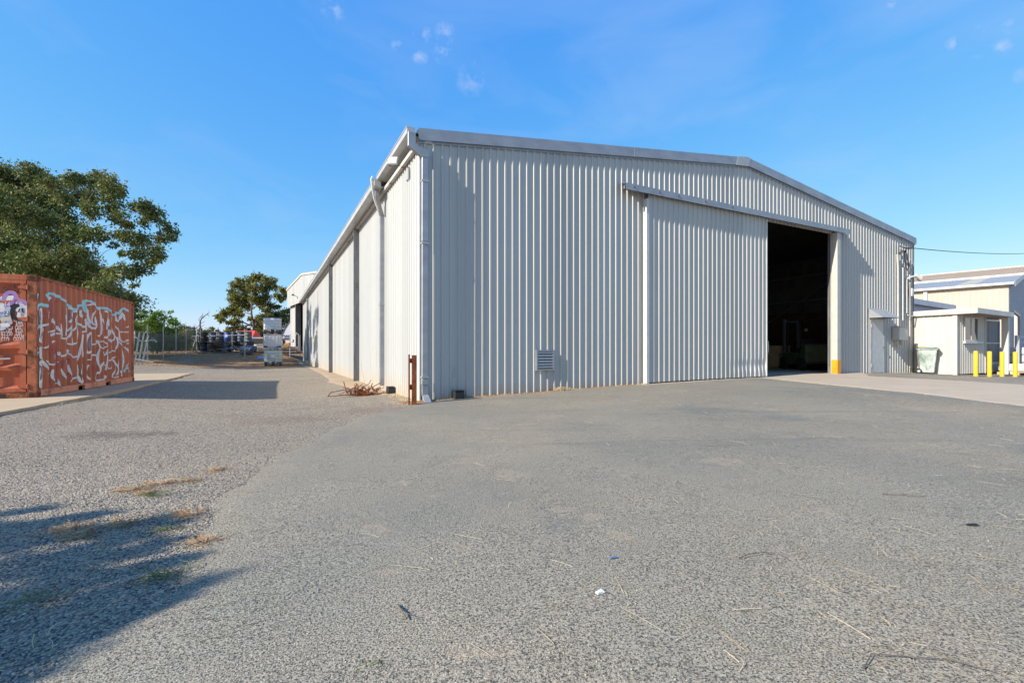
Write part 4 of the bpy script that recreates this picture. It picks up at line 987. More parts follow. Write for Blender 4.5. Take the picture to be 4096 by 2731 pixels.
# writing on the door leaf (mesh text)
def text_mesh(name, body, size, mat, parent, mtx, extrude=.0006, align='LEFT'):
    cu = bpy.data.curves.new(name, 'FONT'); cu.body = body; cu.size = size; cu.align_x = align; cu.extrude = extrude; cu.space_line = .98
    o = bpy.data.objects.new(name, cu); col.objects.link(o); dg = bpy.context.evaluated_depsgraph_get(); dg.update()
    me = bpy.data.meshes.new_from_object(o.evaluated_get(dg)); bpy.data.objects.remove(o); me.transform(mtx); me.materials.clear(); me.materials.append(mat)
    q = bpy.data.objects.new(name, me); col.objects.link(q); q.parent = parent; return q
def yzmat(y, z, x=.008):   # text running towards -y (left to right for a viewer in front), facing -x
    return Matrix(((0, 0, -1, x), (-1, 0, 0, y), (0, 1, 0, z), (0, 0, 0, 1)))
M['text'] = pm('stencil_white', (.75,.72,.70), (.6,.5,.46), 30, .5)
rows = [(-15,855,'  .14 . 4 5'), (40,1040,'22'), (130,1040,'1 0'), (30,1205,'67.200'), (330,1210,'LBS'), (325,1275,'KGS'), (70,1335,'4.920'), (310,1335,'LBS'), (0,1400,'28.220'), (315,1400,'KGS'), (20,1460,'62.220'), (325,1455,'LBS'), (20,1525,'33.2'), (290,1520,'CU.M'), (0,1572,'1.173'), (270,1570,'CU.FT')]
for x_, y_, s_ in rows:
    y, z = c_yz(x_, y_+8); sz_ = .15 if y_ in (1040, 855) else .105; text_mesh('stencil_text', s_, sz_, M['text'], ct, yzmat(y, z, .006) @ Matrix.Diagonal((.62, 1, 1, 1)))
y, z = c_yz(560, 880); text_mesh('stencil_text', '1', .13, M['text'], ct, yzmat(y, z, .006))
gd('graffiti_fill', M['g_blue'], [(.30,[(20,1000),(120,950),(230,900)]),(.22,[(0,1080),(210,1080)]),(.12,[(60,1200),(250,1200)]),(.1,[(0,1320),(120,1300)])], .1, .002)
gd('graffiti_fill', M['g_tan'], [(.10,[(0,1140),(230,1120)])], .1, .0028)
gd('graffiti_letter', M['g_white'], [(.26,[(330,960),(400,900),(480,900),(560,930),(590,1000)]),(.26,[(350,1050),(450,1060),(570,1060),(600,1020)]),(.22,[(430,980),(520,990)]),(.12,[(0,700),(120,690),(300,680)]),(.14,[(0,790),(0,980)]),(.10,[(0,1260),(200,1250)]),(.08,[(0,1350),(60,1340)])], .1, .0032)
gd('graffiti_loop', M['g_purple'], [(.07,[(60,760),(110,620),(200,570),(290,590),(330,670),(280,760),(180,830),(80,860)]),(.09,[(300,790),(380,755),(500,770),(545,840)]),(.03,[(455,960),(450,910),(490,920),(500,980)])], .07, .0042)
gd('graffiti_ring', M['g_black'], [(.075,[(400,835),(310,860),(265,930),(262,1030),(300,1100),(370,1140),(450,1145)]),(.022,[(245,1000),(250,1100),(272,1200),(220,1290),(130,1350),(0,1385)]),(.02,[(410,905),(395,950),(370,975)]),(.03,[(470,900),(462,950),(490,990)]),
  (.02,[(60,480),(75,490),(110,450)]),(.02,[(400,375),(412,470),(470,450),(525,380)]),(.02,[(390,510),(370,575)]),(.016,[(110,525),(160,490)]),(.03,[(545,620),(565,660)]),(.03,[(300,400),(310,485)]),(.02,[(200,430),(225,450)])], .05, .0052)

# ---------------------------------------------------------------- small portable office, bollards
KN = Vector((17.15, 18.3, .13)); kb = thing('site_office', 'small cream ribbed site office with window and screened doorway beyond the shed', 'cabin', tuple(KN), SHA)
M['cabin'] = pm('cabin_cream', (.54,.51,.455), (.49,.465,.42), 2, .45, 0, .06, 5)
M['cabingrey'] = pm('cabin_grey', (.40,.40,.43), (.34,.34,.38), 3, .45)
rp_ = [(0,0),(.19,0),(.205,.018),(.235,.018),(.25,0)]
m = MB(); us, hh = ribs(.0, 2.9, .25, rp_, .05); m.sheet(us, hh, lambda u: .03, lambda u: 2.36, lambda u, h, z: (-h, u, z), 1); m.build('side_wall', M['cabin'], kb, recalc=False)
r2 = [(0,0),(.04,0),(.055,.022),(.09,.022),(.105,0)]
m = MB(); us, hh = ribs(.0, 2.55, .15, r2); m.sheet(us, hh, lambda u: .05, lambda u: 2.36, lambda u, h, z: (u, -h, z), 1); m.build('front_wall', M['cabin'], kb, recalc=False)
m = MB(); m.box(-.04,-.024,-.04,.10,.0,2.36); m.box(-.024,.06,-.04,-.024,.0,2.36); m.box(2.50,2.56,-.045,-.024,.03,2.36); m.box(2.55,2.565,-.024,.9,.05,2.36); m.build('corner_trim', M['cabin'], kb)
m = MB(); m.box(2.56, 4.5, .16, .19, .42, 2.36); m.box(4.5,4.52,.16,2.9,.05,2.36); m.box(0,4.5,2.88,2.9,.05,2.36); m.box(0.02,4.48,.20,2.86,.0,.05); m.build('back_wall', M['cabingrey'], kb)
m = MB(); m.prism([(-.10,-.62,2.38),(3.2,-.62,2.34),(4.6,.1,2.31),(4.6,3.0,2.31),(-.10,3.0,2.38)], (0,0,.10)); rf = m.build('roof', pm('cabin_soffit',(.42,.30,.22),(.30,.24,.20),3,.6), kb)
m = MB(); m.prism([(-.12,-.64,2.36),(-.12,-.64,2.56),(-.12,3.02,2.56),(-.12,3.02,2.36)], (.018,0,0)); m.build('fascia', M['cabin'], rf)
m = MB(); m.prism([(-.10,-.66,2.36),(3.24,-.66,2.32),(3.24,-.66,2.50),(-.10,-.66,2.56)], (0,.018,0)); m.build('gutter', M['gutter'], rf)
wz0, wz1, wx0, wx1 = 1.34, 2.28, .62, 1.82
wf = MB(); wf.box(wx0,wx1,-.05,-.024,wz0,wz0+.04); wf.box(wx0,wx1,-.05,-.024,wz1-.05,wz1); wf.box(wx0,wx0+.04,-.05,-.024,wz0+.04,wz1-.05); wf.box(wx1-.05,wx1,-.05,-.024,wz0+.04,wz1-.05); wf.box(1.18,1.24,-.048,-.024,wz0+.04,wz1-.05); wf.box(wx0-.08,wx1+.35,-.09,-.024,wz0-.10,wz0-.001)
wn_ = wf.build('window', M['white'], kb)
m = MB(); m.box(wx0+.04,wx1-.05,-.035,-.030,wz0+.04,wz1-.05); m.build('pane', M['glass'], wn_)
sd = MB()
for (a,b_,c_,d_) in ((2.75,2.81,.42,2.26),(4.28,4.34,.42,2.26),(2.81,4.28,.42,.48),(2.81,4.28,2.20,2.26),(2.81,4.28,1.26,1.30)): sd.box(a,b_,.08,.12,c_,d_)
sdo = sd.build('screen_door', M['steel'], kb)
m = MB(); us, hh = ribs(2.81, 4.28, .35, [(0,0),(.1,0),(.12,.02),(.2,.02),(.22,0)]); m.sheet(us, hh, lambda u: .48, lambda u: 2.20, lambda u, h, z: (u, .115-h*.3, z), 1); m.build('screen', pm('fly_screen',(.10,.11,.13),(.13,.14,.16),3,.5), sdo, recalc=False)
m = MB(); m.box(2.57, 4.5, .03, .15, .08, .40); m.box(2.57,4.5,-.02,.155,.40,.43); m.build('step', M['cabin'], kb)
m = MB(); m.box(3.06, 3.18, -.55, -.34, .0, 2.33); m.build('verandah_post', M['cabin'], kb)
m = MB(); m.lathe([(0,0),(.06,0),(.06,.10),(0,.12)], (3.12,-.64,.0), 10); m.build('drain_cap', M['white'], kb)
k0 = None
for i, (px, ybot) in enumerate([(3903, 1506), (3958, 1508), (4008, 1507), (4061, 1508)]):
    x, y = pix(px, ybot); y = min(max(y, 16.6), 18.6); x = GX(px)*y
    lab = ['yellow bollard in front of the office window, leftmost of four', 'yellow bollard before the screened doorway, second from left of four', 'yellow bollard beside the office verandah post, third from left of four', 'yellow bollard at the right past the office, rightmost of four'][i]
    if k0 is None:
        b = thing('yellow_bollard', lab, 'bollard', (x, y, g(x, y)), 0, 'yellow bollards by the site office')
        m = MB(); m.lathe([(0,-.05),(.066,-.05),(.066,.93),(.060,.95),(0,.95)], (0,0,0), 24); m.build('post', M['yellow'], b, smooth=True)
        m = MB(); m.lathe([(0,0),(.085,0),(.085,.02),(0,.02)], (0,0,.0), 24); m.build('foot', M['apron'], b); k0 = b
    else:
        b = copy_tree(k0); b.location = (x, y, g(x, y)); b['label'] = lab; b.rotation_euler = (0, 0, i*1.1)
# long low annexe against the shed's right wall
an = thing('side_annexe', 'low grey-lilac annexe roof showing between the shed corner and the office', 'annexe', tuple(S(W+.1, 3.2)), SHA)
M['lilac'] = pm('annexe_zinc', (.46,.46,.54), (.38,.38,.46), 2, .4, .2)
m = MB(); m.hexa([(0,0,-.2),(11.8,0,-.2),(11.8,7,-.2),(0,7,-.2),(0,0,3.83),(11.8,0,3.47),(11.8,7,3.47),(0,7,3.83)])
t = NT('annexe_boards'); s = t.sep(); q = t.n('ShaderNodeMath', operation='FRACT'); t.l(t.math('MULTIPLY', s[2], 5.5), q.inputs[0]); ln = t.rng(q.outputs[0], .06, .02); t.bump(q.outputs[0], .3, .01); mt_ = t.fin(t.mix(ln, (.46,.46,.54), (.25,.25,.30)), .5)
m.build('wall', mt_, an)
m = MB(); m.hexa([(-.05,-.25,3.84),(12.1,-.25,3.47),(12.1,7.1,3.47),(-.05,7.1,3.84),(-.05,-.25,4.13),(12.1,-.25,3.76),(12.1,7.1,3.76),(-.05,7.1,4.13)]); m.build('roof', M['lilac'], an)

# ---------------------------------------------------------------- beige factory on the right
BN = Vector((44, 42, .3)); fb = thing('beige_factory', 'long beige ribbed factory with brown and blue-grey roof sheets at the right edge', 'factory', tuple(BN), math.atan2(.65, .76))
M['beige'] = pm('beige_cladding', (.52,.43,.345), (.47,.39,.315), 1.2, .5)
rp3 = [(0,0),(.14,0),(.165,.03),(.215,.03),(.24,0)]
m = MB(); us, hh = ribs(0, 40, .38, rp3); m.sheet(us, hh, lambda u: -.3, lambda u: 6.7, lambda u, h, z: (-h, u, z), 1); m.build('side_wall', M['beige'], fb, recalc=False)
m = MB(); m.sheet(*ribs(8.4, 11.5, .38, rp3), lambda u: 3, lambda u: 6.7, lambda u, h, z: (-h-.01, u, z), 1); m.build('side_patch', M['white'], fb, recalc=False)
GA = [(0,6.7),(20,9.6),(20,10.0),(32,11.9)]
def fz(x): return 6.7+x*.145 if x < 20 else 9.75+(x-20)*.19
m = MB()
def gsheet(a, b_, zb_): m.sheet(*ribs(a, b_, .38, rp3), lambda u: zb_, lambda u: fz(u)-.02, lambda u, h, z: (u, -h, z), 1)
gsheet(0, 4.8, -.3); gsheet(4.8, 14.0, 4.5); gsheet(14.0, 32, -.3); m.build('gable_wall', pm('factory_grey_blue',(.40,.43,.48),None,2,.5), fb, recalc=False)
m = MB(); m.box(4.6,4.8,-.1,.1,-.3,4.5); m.box(14,14.2,-.1,.1,-.3,4.5); m.box(4.6,14.2,-.1,.1,4.5,4.75); m.build('door_frame', M['beige'], fb)
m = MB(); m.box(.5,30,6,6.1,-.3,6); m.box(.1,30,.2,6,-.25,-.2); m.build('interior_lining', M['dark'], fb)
def roofstrip(x0, x1, y0, y1, name, mat, e=0):
    m = MB(); ru_, rh_ = ribs(y0, y1, .38, rp3); V = []; F = []
    for u, h in zip(ru_, rh_): V += [(x0, u, fz(x0)+.05+h+e), (x1-.01, u, fz(x1-.01)+.05+h+e)]
    for i in range(len(ru_)-1): F.append((2*i, 2*i+2, 2*i+3, 2*i+1))
    m.add(V, F); m.build(name, mat, fb, recalc=False)
M['roofblue'] = pm('bluegrey_roof', (.30,.31,.33), (.26,.27,.29), 1, .55, .0); M['roofbrown'] = pm('brown_roof', (.36,.27,.19), (.31,.235,.165), .8, .75); M['roofbeige'] = pm('beige_roof', (.50,.44,.33), (.44,.38,.30), .8, .5)
roofstrip(-.3, 20, -.3, 2.6, 'roof_sheet', M['roofblue']); roofstrip(-.3, 20, 2.6, 4.0, 'roof_sheet', M['roofbeige']); roofstrip(-.3, 20, 4.0, 9.4, 'roof_sheet', M['roofblue']); roofstrip(-.3, 20, 9.4, 40, 'roof_sheet', M['roofbeige'])
roofstrip(20, 32, -.3, 40, 'upper_roof', M['roofbrown'])
m = MB(); m.box(-.45,-.25,-.35,40,6.66,6.86); m.box(-.2,-.04,5.45,5.75,-.3,6.65); m.build('gutter', M['white'], fb)
m = MB(); m.box(19.75,19.98,-.35,40,9.5,9.86); m.box(31.8,32.2,-.35,40,12.0,12.2); m.build('ridge_flashing', M['cream'], fb)
m = MB(); m.hexa([(-.4,-.42,6.45),(20,-.42,9.5),(20,-.40,9.5),(-.4,-.40,6.45),(-.4,-.42,6.95),(20,-.42,9.95),(20,-.40,9.95),(-.4,-.40,6.95)]); m.build('barge_flashing', M['gutter'], fb)
# stacked white bags on pallets and wire fence by the factory
def bag_stack(px, y, label, nl=3, nc=2, sc_=1.0):
    x = GX(px)*y; b = thing('bag_pallet', label, 'pallet', (x, y, g(x, y)), .5, 'pallets by the factory'); rr = random.Random(int(px))
    m = MB()
    for k in range(7): m.box(-.6+k*.175, -.6+k*.175+.12, -.6, .6, .12, .14)
    for k in (-.6, -.05, .5): m.box(-.6, .6, k, k+.1, 0, .12)
    m.build('pallet_base', M['timber'], b)
    for l in range(nl):
        for i in range(nc):
            m = MB(); x0_ = -.6+i*1.2/nc; m.bbox(x0_+.01, x0_+1.2/nc-.01, -.58+rr.uniform(-.03,.03), .58, .142+l*.34, .142+l*.34+.33, .07); m.build('bag', M['white'], b)
bag_stack(4075, 20.6, 'white wrapped bags stacked on a pallet past the rightmost yellow bollard', 3); bag_stack(4092, 19.3, 'low white pallet load nearer the right picture edge', 1, 2)
tp = thing('timber_stack', 'untidy stack of planks and rails beside the wrapped bags', 'timber', (GX(4048)*23, 23, g(GX(4048)*23, 23)), .2)
m = MB(); rr = random.Random(3)
for k in range(16): z = .06+.09*(k//3); y_ = -.5+.4*(k%3)+rr.uniform(-.1,.1); m.bar((-1.2+rr.uniform(-.2,.2), y_, z), (1.2, y_+rr.uniform(-.2,.2), z+rr.uniform(0,.04)), .14, .06)
m.build('plank', M['timber'], tp)
wf_ = thing('wire_fence', 'white post and wire fence behind the rightmost yellow bollard', 'fence', (GX(4068)*19.9, 19.9, g(21, 19.9)))
m = MB(); m.box(-.05,.05,-.05,.05,0,1.65); m.build('post', M['white'], wf_)
m = MB(); m.box(1.95,2.05,.9,1.0,0,1.65); m.build('post', M['white'], wf_)
m = MB()
for z in (.5,.8,1.1,1.35,1.6): m.tube([(-.25,-.12,z),(4,1.9,z)], .006, 5)
m.build('wire', M['white'], wf_)

# ---------------------------------------------------------------- IBC totes
IX, IY = GX(1093)*34.3, 34.3; IZ = g(IX, IY)+.015
t = NT('translucent_white_plastic'); c = t.mix(t.rng(t.noise(1.5,4,.5),.4,.6),(.72,.71,.71),(.64,.64,.66)); M['ibcw'] = t.fin(c,.4,0,.4); t.b.inputs['Subsurface Weight'].default_value=0
t = NT('translucent_green_plastic'); M['ibcg'] = t.fin(t.mix(t.rng(t.noise(1.5,4,.5),.4,.6),(.66,.72,.60),(.58,.66,.54)),.4,0,.4)
def tote(k, label, tank, z):
    b = thing('ibc_tote', label, 'IBC tote', (IX+[0,-.03,-.06][k], IY, z), [R(26), R(25), R(27)][k], 'stacked IBC totes by the shed')
    m = MB()
    for x in (-.56, -.09, .38): m.box(x, x+.18, -.48, .48, 0, .10)
    m.box(-.58,.58,-.5,.5,.102,.135); m.build('pallet', M['black'] if k != 1 else M['steel'], b)
    m = MB(); m.bbox(-.555,.555,-.455,.455,.14,1.10,.07); m.lathe([(0,0),(.09,0),(.09,.04),(0,.05)], (0,0,1.10), 16); tk = m.build('tank', tank, b, smooth=False)
    for (a, b_) in ((-.56,-.30),(.24,.56)):
        m = MB(); m.box(a, b_, -.475, -.458, .145, .27); m.build('corner_guard', M['black'], b)
    m = MB(); R_ = .010
    zs_ = [.15,.34,.50,.72,.93,1.13] if k != 1 else [.15,.32,.46,.58,.70,.84,1.13]
    for z_ in zs_: m.tube([(-.58,-.49,z_),(.58,-.49,z_),(.58,.49,z_),(-.58,.49,z_),(-.58,-.49,z_)], R_, 5)
    for x in (-.58,-.35,-.12,.12,.35,.58):
        m.tube([(x,-.495,.12),(x,-.495,1.13)], R_, 5); m.tube([(x,.495,.12),(x,.495,1.13)], R_, 5)
    for y in (-.25, 0, .25):
        m.tube([(-.585,y,.12),(-.585,y,1.13)], R_, 5); m.tube([(.585,y,.12),(.585,y,1.13)], R_, 5)
    m.build('cage', M['steel'], b)
    m = MB(); m.tube([(0,-.40,.24),(0,-.52,.22)], .05, 10); m.box(-.10,.10,-.50,-.48,.14,.30); m.build('valve', M['greytimber'] if k == 0 else M['black'], b) if k != 1 else None
    if k == 0:
        m = MB(); m.box(-.36,.16,-.508,-.502,.42,.86); pl_ = m.build('name_plate', M['gutter'], b); m = MB(); m.box(-.14,.14,-.512,-.509,.60,.80); m.build('label_sheet', M['paper'], pl_); m = MB(); m.lathe([(0,0),(.03,0),(.03,.004),(0,.004)], (-.30,-.514,.52), 10, 'y'); m.build('label_dot', M['black'], pl_)
    if k == 2:
        m = MB(); m.box(-.40,.16,-.508,-.502,.46,.84); m.build('name_plate', pm('pale_blue_plate',(.40,.52,.58),(.50,.60,.65),4,.5), b)
    return b
tote(0, 'bottom greenish IBC tote with white label in the stack of three', M['ibcg'], IZ)
tote(1, 'middle IBC tote of the stack, without a label plate', M['ibcw'], IZ+1.145)
tote(2, 'top white IBC tote with pale blue plate in the stack of three', M['ibcw'], IZ+2.29)
yb = thing('yellow_strap_bundle', 'bundle of orange-yellow straps squeezed between the middle and top totes', 'straps', (IX-.05, IY-.2, IZ+2.26), R(26))
m = MB()
for x in (-.32,.18): m.hexa([(x-.05,-.30,0),(x+.25,-.30,0),(x+.25,-.1,0),(x-.05,-.1,0),(x+.03,-.28,.10),(x+.14,-.28,.10),(x+.14,-.1,.10),(x+.03,-.1,.10)])
m.build('strap', M['orange'], yb)

# ---------------------------------------------------------------- drums and clutter at the back of the yard
def dpt(cx, cy, Y):   # yard crop reading -> point at distance Y
    px = 780+cx*.19558; py = 1280+cy*.19558; return GX(px)*Y, Y, (1406-py)/1896*Y+CAMH
drum0 = {}
def dmat(key, a, b_=None): M[key] = pm(key, a, b_, 3.5, .5, .1, .1, 8, lo=.4, hi=.6); return M[key]
dmat('drum_navy',(.02,.04,.08),(.035,.055,.10)); dmat('drum_brown',(.10,.085,.07),(.07,.055,.045)); dmat('drum_grey',(.09,.095,.10),(.06,.06,.065)); dmat('drum_white',(.26,.28,.31),(.13,.125,.12)); dmat('drum_black',(.02,.02,.023),(.04,.035,.03)); dmat('drum_steelblue',(.035,.06,.10),(.05,.08,.12))
dmat('drum_blueyellow',(.10,.14,.19),(.22,.20,.10))
def drum(label, loc, matk, rz=0, lie=None, plastic=False, h=.88, r=.29):
    b = thing('steel_drum' if not plastic else 'plastic_drum', label, 'drum', loc, rz, 'drums at the back of the yard')
    if lie: b.rotation_euler = lie
    if plastic: prof = [(0,0),(.22,0),(.27,.05),(r,.16),(r,.30),(r+.008,.32),(r,.34),(r,.70),(.275,.80),(.23,.87),(0,.88)]
    else: prof = [(0,0),(r,0),(r+.008,.01),(r,.02),(r,.28),(r+.012,.295),(r,.31),(r,.57),(r+.012,.585),(r,.60),(r,h-.02),(r+.008,h-.01),(r,h),(0,h-.0)]
    m = MB(); m.lathe(prof, (0,0,0), 28); m.build('drum_body', M[matk], b, smooth=True)
    m = MB(); m.lathe([(r-.05,h+.001),(r-.02,h+.012),(r-.0,h+.001)], (0,0,0), 24); m.lathe([(0,h+.002),(.035,h+.002),(.035,h+.02),(0,h+.02)], (r*.55,0,0), 10); m.build('rim', M['column'], b)
    return b
YD = 43.2; dmat('drum_bright', (.015,.06,.28), (.01,.045,.2))
pallet = thing('drum_pallet', 'long dark timber rack under the rows of drums', 'rack', (dpt(400,655,YD)[0], YD, g(dpt(400,655,YD)[0], YD)), R(3))
m = MB(); ztop = dpt(400,650,YD)[2]-g(dpt(400,655,YD)[0], YD)
m.box(-1.55,1.75,-.4,.4,max(.02,ztop-.06),max(.06,ztop)); m.build('deck', M['greytimber'], pallet)
m = MB()
for x in (-1.4,-.3,.8,1.6): m.box(x,x+.1,-.4,.4,-.1,max(.02,ztop-.062))
m.build('bearer', M['greytimber'], pallet)
zd = dpt(400,648,YD)[2]
lows = [(180,'drum_navy','navy steel drum, first from the left in the bottom row'),(322,'drum_brown','brownish rust-stained drum, second in the bottom row'),(478,'drum_grey','dull grey drum, third in the bottom row'),(615,'drum_white','pale drum with a white paint run, fourth in the bottom row')]
for cx, mk, lb in lows:
    x, y, z = dpt(cx, 648, YD); drum(lb, (x, y, zd), mk, cx)
up0 = zd+.90
shelf = thing('drum_shelf', 'dark board shelf separating the two rows of drums', 'shelf', (dpt(430,440,YD)[0], YD, zd+.885), R(3))
m = MB(); m.box(-1.6,1.9,-.42,.42,.0,.03); m.build('board', M['greytimber'], shelf)
m = MB()
for k in range(4): m.box(-1.5+k*.85,-1.45+k*.85,.36,.41,-.88,-.001)
m.build('leg', M['column'], shelf)
for cx, mk, lb, pl_ in [(195,'drum_black','black drum at the left end of the upper row',0),(360,'drum_steelblue','rust-banded blue drum second in the upper row',0),(520,'drum_grey','grey drum behind the brown funnel in the upper row',0),(665,'blue','bright blue plastic drum with white label in the upper row',1)]:
    x, y, z = dpt(cx, 440, YD); o_ = drum(lb, (x, y, up0+.02), 'drum_bright' if pl_ else mk, cx*.1, None, bool(pl_))
    if pl_: m = MB(); m.box(-.12,.10,-.306,-.300,.42,.66); o2 = m.build('label_sheet', M['paper'], o_); o_.rotation_euler = (0,0,.25)
x, y, z = dpt(480, 460, YD-.9)
fn = thing('rusty_funnel', 'large brown rusty cone hopper leaning in front of the drum rows', 'hopper', (x, YD-.75, zd+.55), 0); fn.rotation_euler = (R(8), R(-58), 0)
m = MB(); m.lathe([(0,-.5),(.10,-.5),(.12,-.3),(.50,.10),(.52,.14),(.50,.42),(.0,.46)], (0,0,0), 28); m.build('hopper_body', pm('dark_rust',(.09,.05,.03),(.05,.03,.02),5,.8), fn, smooth=True)
# pair more drums to the right, stacked on a dark frame
zq = dpt(930, 430, 43.6)[2]
for cx, mk, lb in [(940,'drum_steelblue','steel blue drum right of the black bag'),(1085,'drum_blueyellow','blue drum with yellow smear at the right end of the upper row')]:
    x, y, z = dpt(cx, 430, 43.6); drum(lb, (x, 43.6, zq), mk, cx, h=.88, r=.31)
fr = thing('pipe_frame', 'galvanised upright pipe frame beside the bright blue drum', 'frame', (dpt(745,450,42.9)[0], 42.9, g(dpt(745,450,42.9)[0],42.9)))
hh_ = dpt(745,255,42.9)[2]-g(dpt(745,450,42.9)[0],42.9)
m = MB()
for xx in (0,.12): m.tube([(xx,0,0),(xx,0,hh_)], .018, 6)
for z in (hh_*.5,hh_*.7,hh_*.9): m.tube([(0,0,z),(.12,0,z)], .012, 6)
m.build('pipe', M['steel'], fr)
bg_ = thing('black_sack', 'lumpy black sack wedged between the blue drums', 'sack', (dpt(805,450,43.6)[0], 43.5, zq))
m = MB(); rr = random.Random(8)
m.lathe([(0,0),(.28,.02),(.34,.2),(.30,.5),(.24,.75),(.12,.9),(0,.93)], (0,0,0), 14); m.v = [(x_*(1+.15*sin(z_*9+x_*8)), y_*(1+.1*cos(z_*7)), z_) for x_, y_, z_ in m.v]; m.build('sack_body', M['black'], bg_, smooth=True)
# dark ute / tray under a tarp
x0_, _, zt0 = dpt(700, 430, 43.6); x1_, _, zb0 = dpt(1075, 670, 43.6)
ut = thing('covered_ute', 'old dark utility truck half buried behind the drums, with dusty windscreen', 'truck', ((x0_+x1_)/2, 43.9, max(g((x0_+x1_)/2, 43.9), zb0-.05)))
hw = (x1_-x0_)/2; H_ = zq-ut.location.z-.02
m = MB(); m.hexa([(-hw,-.7,.35),(hw,-.7,.35),(hw,.9,.35),(-hw,.9,.35),(-hw,-.7,H_*.55),(hw,-.72,H_*.55),(hw,.9,H_*.6),(-hw,.9,H_*.6)]); m.build('body', M['drum_black'], ut)
m = MB(); m.hexa([(-hw*.9,-.5,H_*.6),(hw*.98,-.5,H_*.6),(hw*.98,.8,H_*.6),(-hw*.9,.8,H_*.6),(-hw*.8,-.4,H_),(hw*.98,-.4,H_),(hw*.98,.8,H_),(-hw*.8,.8,H_)]); cb = m.build('cab', M['drum_navy'], ut)
m = MB(); m.hexa([(-hw*.1,-.53,H_*.66),(hw*.85,-.53,H_*.66),(hw*.85,-.50,H_*.66),(-hw*.1,-.50,H_*.66),(-.05*hw,-.45,H_*.92),(hw*.8,-.45,H_*.92),(hw*.8,-.42,H_*.92),(-.05*hw,-.42,H_*.92)]); m.build('windscreen', M['glass'], cb)
m = MB(); m.bbox(-hw*.62,-hw*.3,-.76,-.70,H_*.34,H_*.5,.03); m.build('headlight', M['lens'], ut)
m = MB(); m.box(-hw,hw,-.80,-.72,.22,.34); m.build('bumper', M['column'], ut)
for sx in (-.7,.75):
    m = MB(); m.lathe([(0,-.1),(.25,-.1),(.3,-.05),(.3,.05),(.25,.1),(0,.1)], (hw*sx,-.55,.3), 18, 'y'); m.build('wheel', M['rubber'], ut, smooth=True)
# fallen drums
x, y, z = dpt(1065, 700, 40.5); zz = g(x, 40.5)
drum('grey drum lying on its side on the dirt in front of the stack', (x-.42, 40.5, zz+.30), 'drum_white', 0, (0, R(90), R(-6)))
x, y, z = dpt(1200, 640, 41.8); zz = g(x, 41.8)
d2 = drum('navy drum with chalked number, tipped over on its side', (x+.42, 41.4, zz+.32), 'drum_navy', 0, (0, R(-82), R(18)))
M['chalk'] = pm('chalk_white', (.7,.7,.72), None, 9, .7)
ld = thing('blue_tub', 'round light-blue plastic tub lying on the dark dirt', 'tub', (*dpt(1350,765,38.5)[:2], g(dpt(1350,765,38.5)[0],38.5)+.05)); 
m = MB(); m.lathe([(0,.10),(.18,.11),(.27,.07),(.30,0),(.29,-.04),(0,-.04)], (0,0,0), 24); ld.rotation_euler = (R(12),0,0); m.build('shell', pm('light_blue_plastic',(.12,.30,.70),(.20,.40,.75),4,.4), ld, smooth=True)
# timber and pallet heap either side of the totes
tb = thing('timber_heap', 'heap of dark weathered boards and pallets behind the totes', 'timber', (dpt(1700,650,43)[0], 43, g(dpt(1700,650,43)[0],43)))
m = MB(); rr = random.Random(12)
for l in range(9):
    for k in range(3):
        xs_ = -2.6+rr.uniform(-.4,.5)+l*.12; xe_ = 2.6-l*.28+rr.uniform(-.3,.3); y_ = -.6+k*.5+rr.uniform(-.1,.1); m.bar((xs_, y_, .06+l*.11), (xe_, y_+rr.uniform(-.2,.2), .06+l*.11+rr.uniform(-.03,.04)), .16, .05+.03*(k%2))
m.build('board', M['greytimber'], tb)
m = MB(); m.bar((-.6,-.75,.75),(1.3,-.75,.68),.12,.10); m.build('yellow_board', pm('ochre_timber',(.40,.24,.06),None,4,.7), tb)
tr_ = thing('tray_truck', 'small white ute with black tray cover parked beyond the dirt', 'ute', (dpt(1350,560,50)[0], 50, g(dpt(1350,560,50)[0],50)))
m = MB(); m.bbox(-1.3,-.75,-.8,.8,.4,1.15,.08); m.bbox(-.7,2.2,-.85,.85,.35,.70,.05); m.build('body', M['white'], tr_)
m = MB(); m.bbox(-.72,2.2,-.85,.85,.71,1.30,.12); m.build('tray_cover', M['black'], tr_)
m = MB(); m.box(-1.1,-.95,-.815,-.80,.75,.9); m.build('tail_light', M['red'], tr_)
for sx in (-.9,1.6):
    m = MB(); m.lathe([(0,-.1),(.27,-.1),(.32,-.05),(.32,.05),(.27,.1),(0,.1)], (sx,-.8,.32), 18, 'y'); m.build('wheel', M['rubber'], tr_, smooth=True)
for i, cx in enumerate((1280, 1400)):
    x, _, zt_ = dpt(cx, 375, 52); z0_ = g(x, 52)
    st = thing('steel_trestle', ['blue and white steel trestle left of the tote stack','cream steel trestle touching the left of the tote stack'][i], 'trestle', (x, 52, z0_), .1*i, 'trestles beyond the totes')
    H2 = zt_-z0_; m = MB()
    for a in (-.6,.6): m.bar((a,0,0),(a,0,H2),.07,.07)
    m.bar((-.6,0,H2*.5),(.6,0,H2*.9),.05,.05); m.bar((-.6,0,H2*.9),(.6,0,H2*.5),.05,.05); m.build('leg', M['cream'], st)
    m = MB(); m.bar((-.7,0,H2+.06),(.7,0,H2+.06),.12,.12); m.build('crossbar', pm('trestle_blue',(.15,.40,.60),None,4,.5) if i == 0 else M['cream'], st)
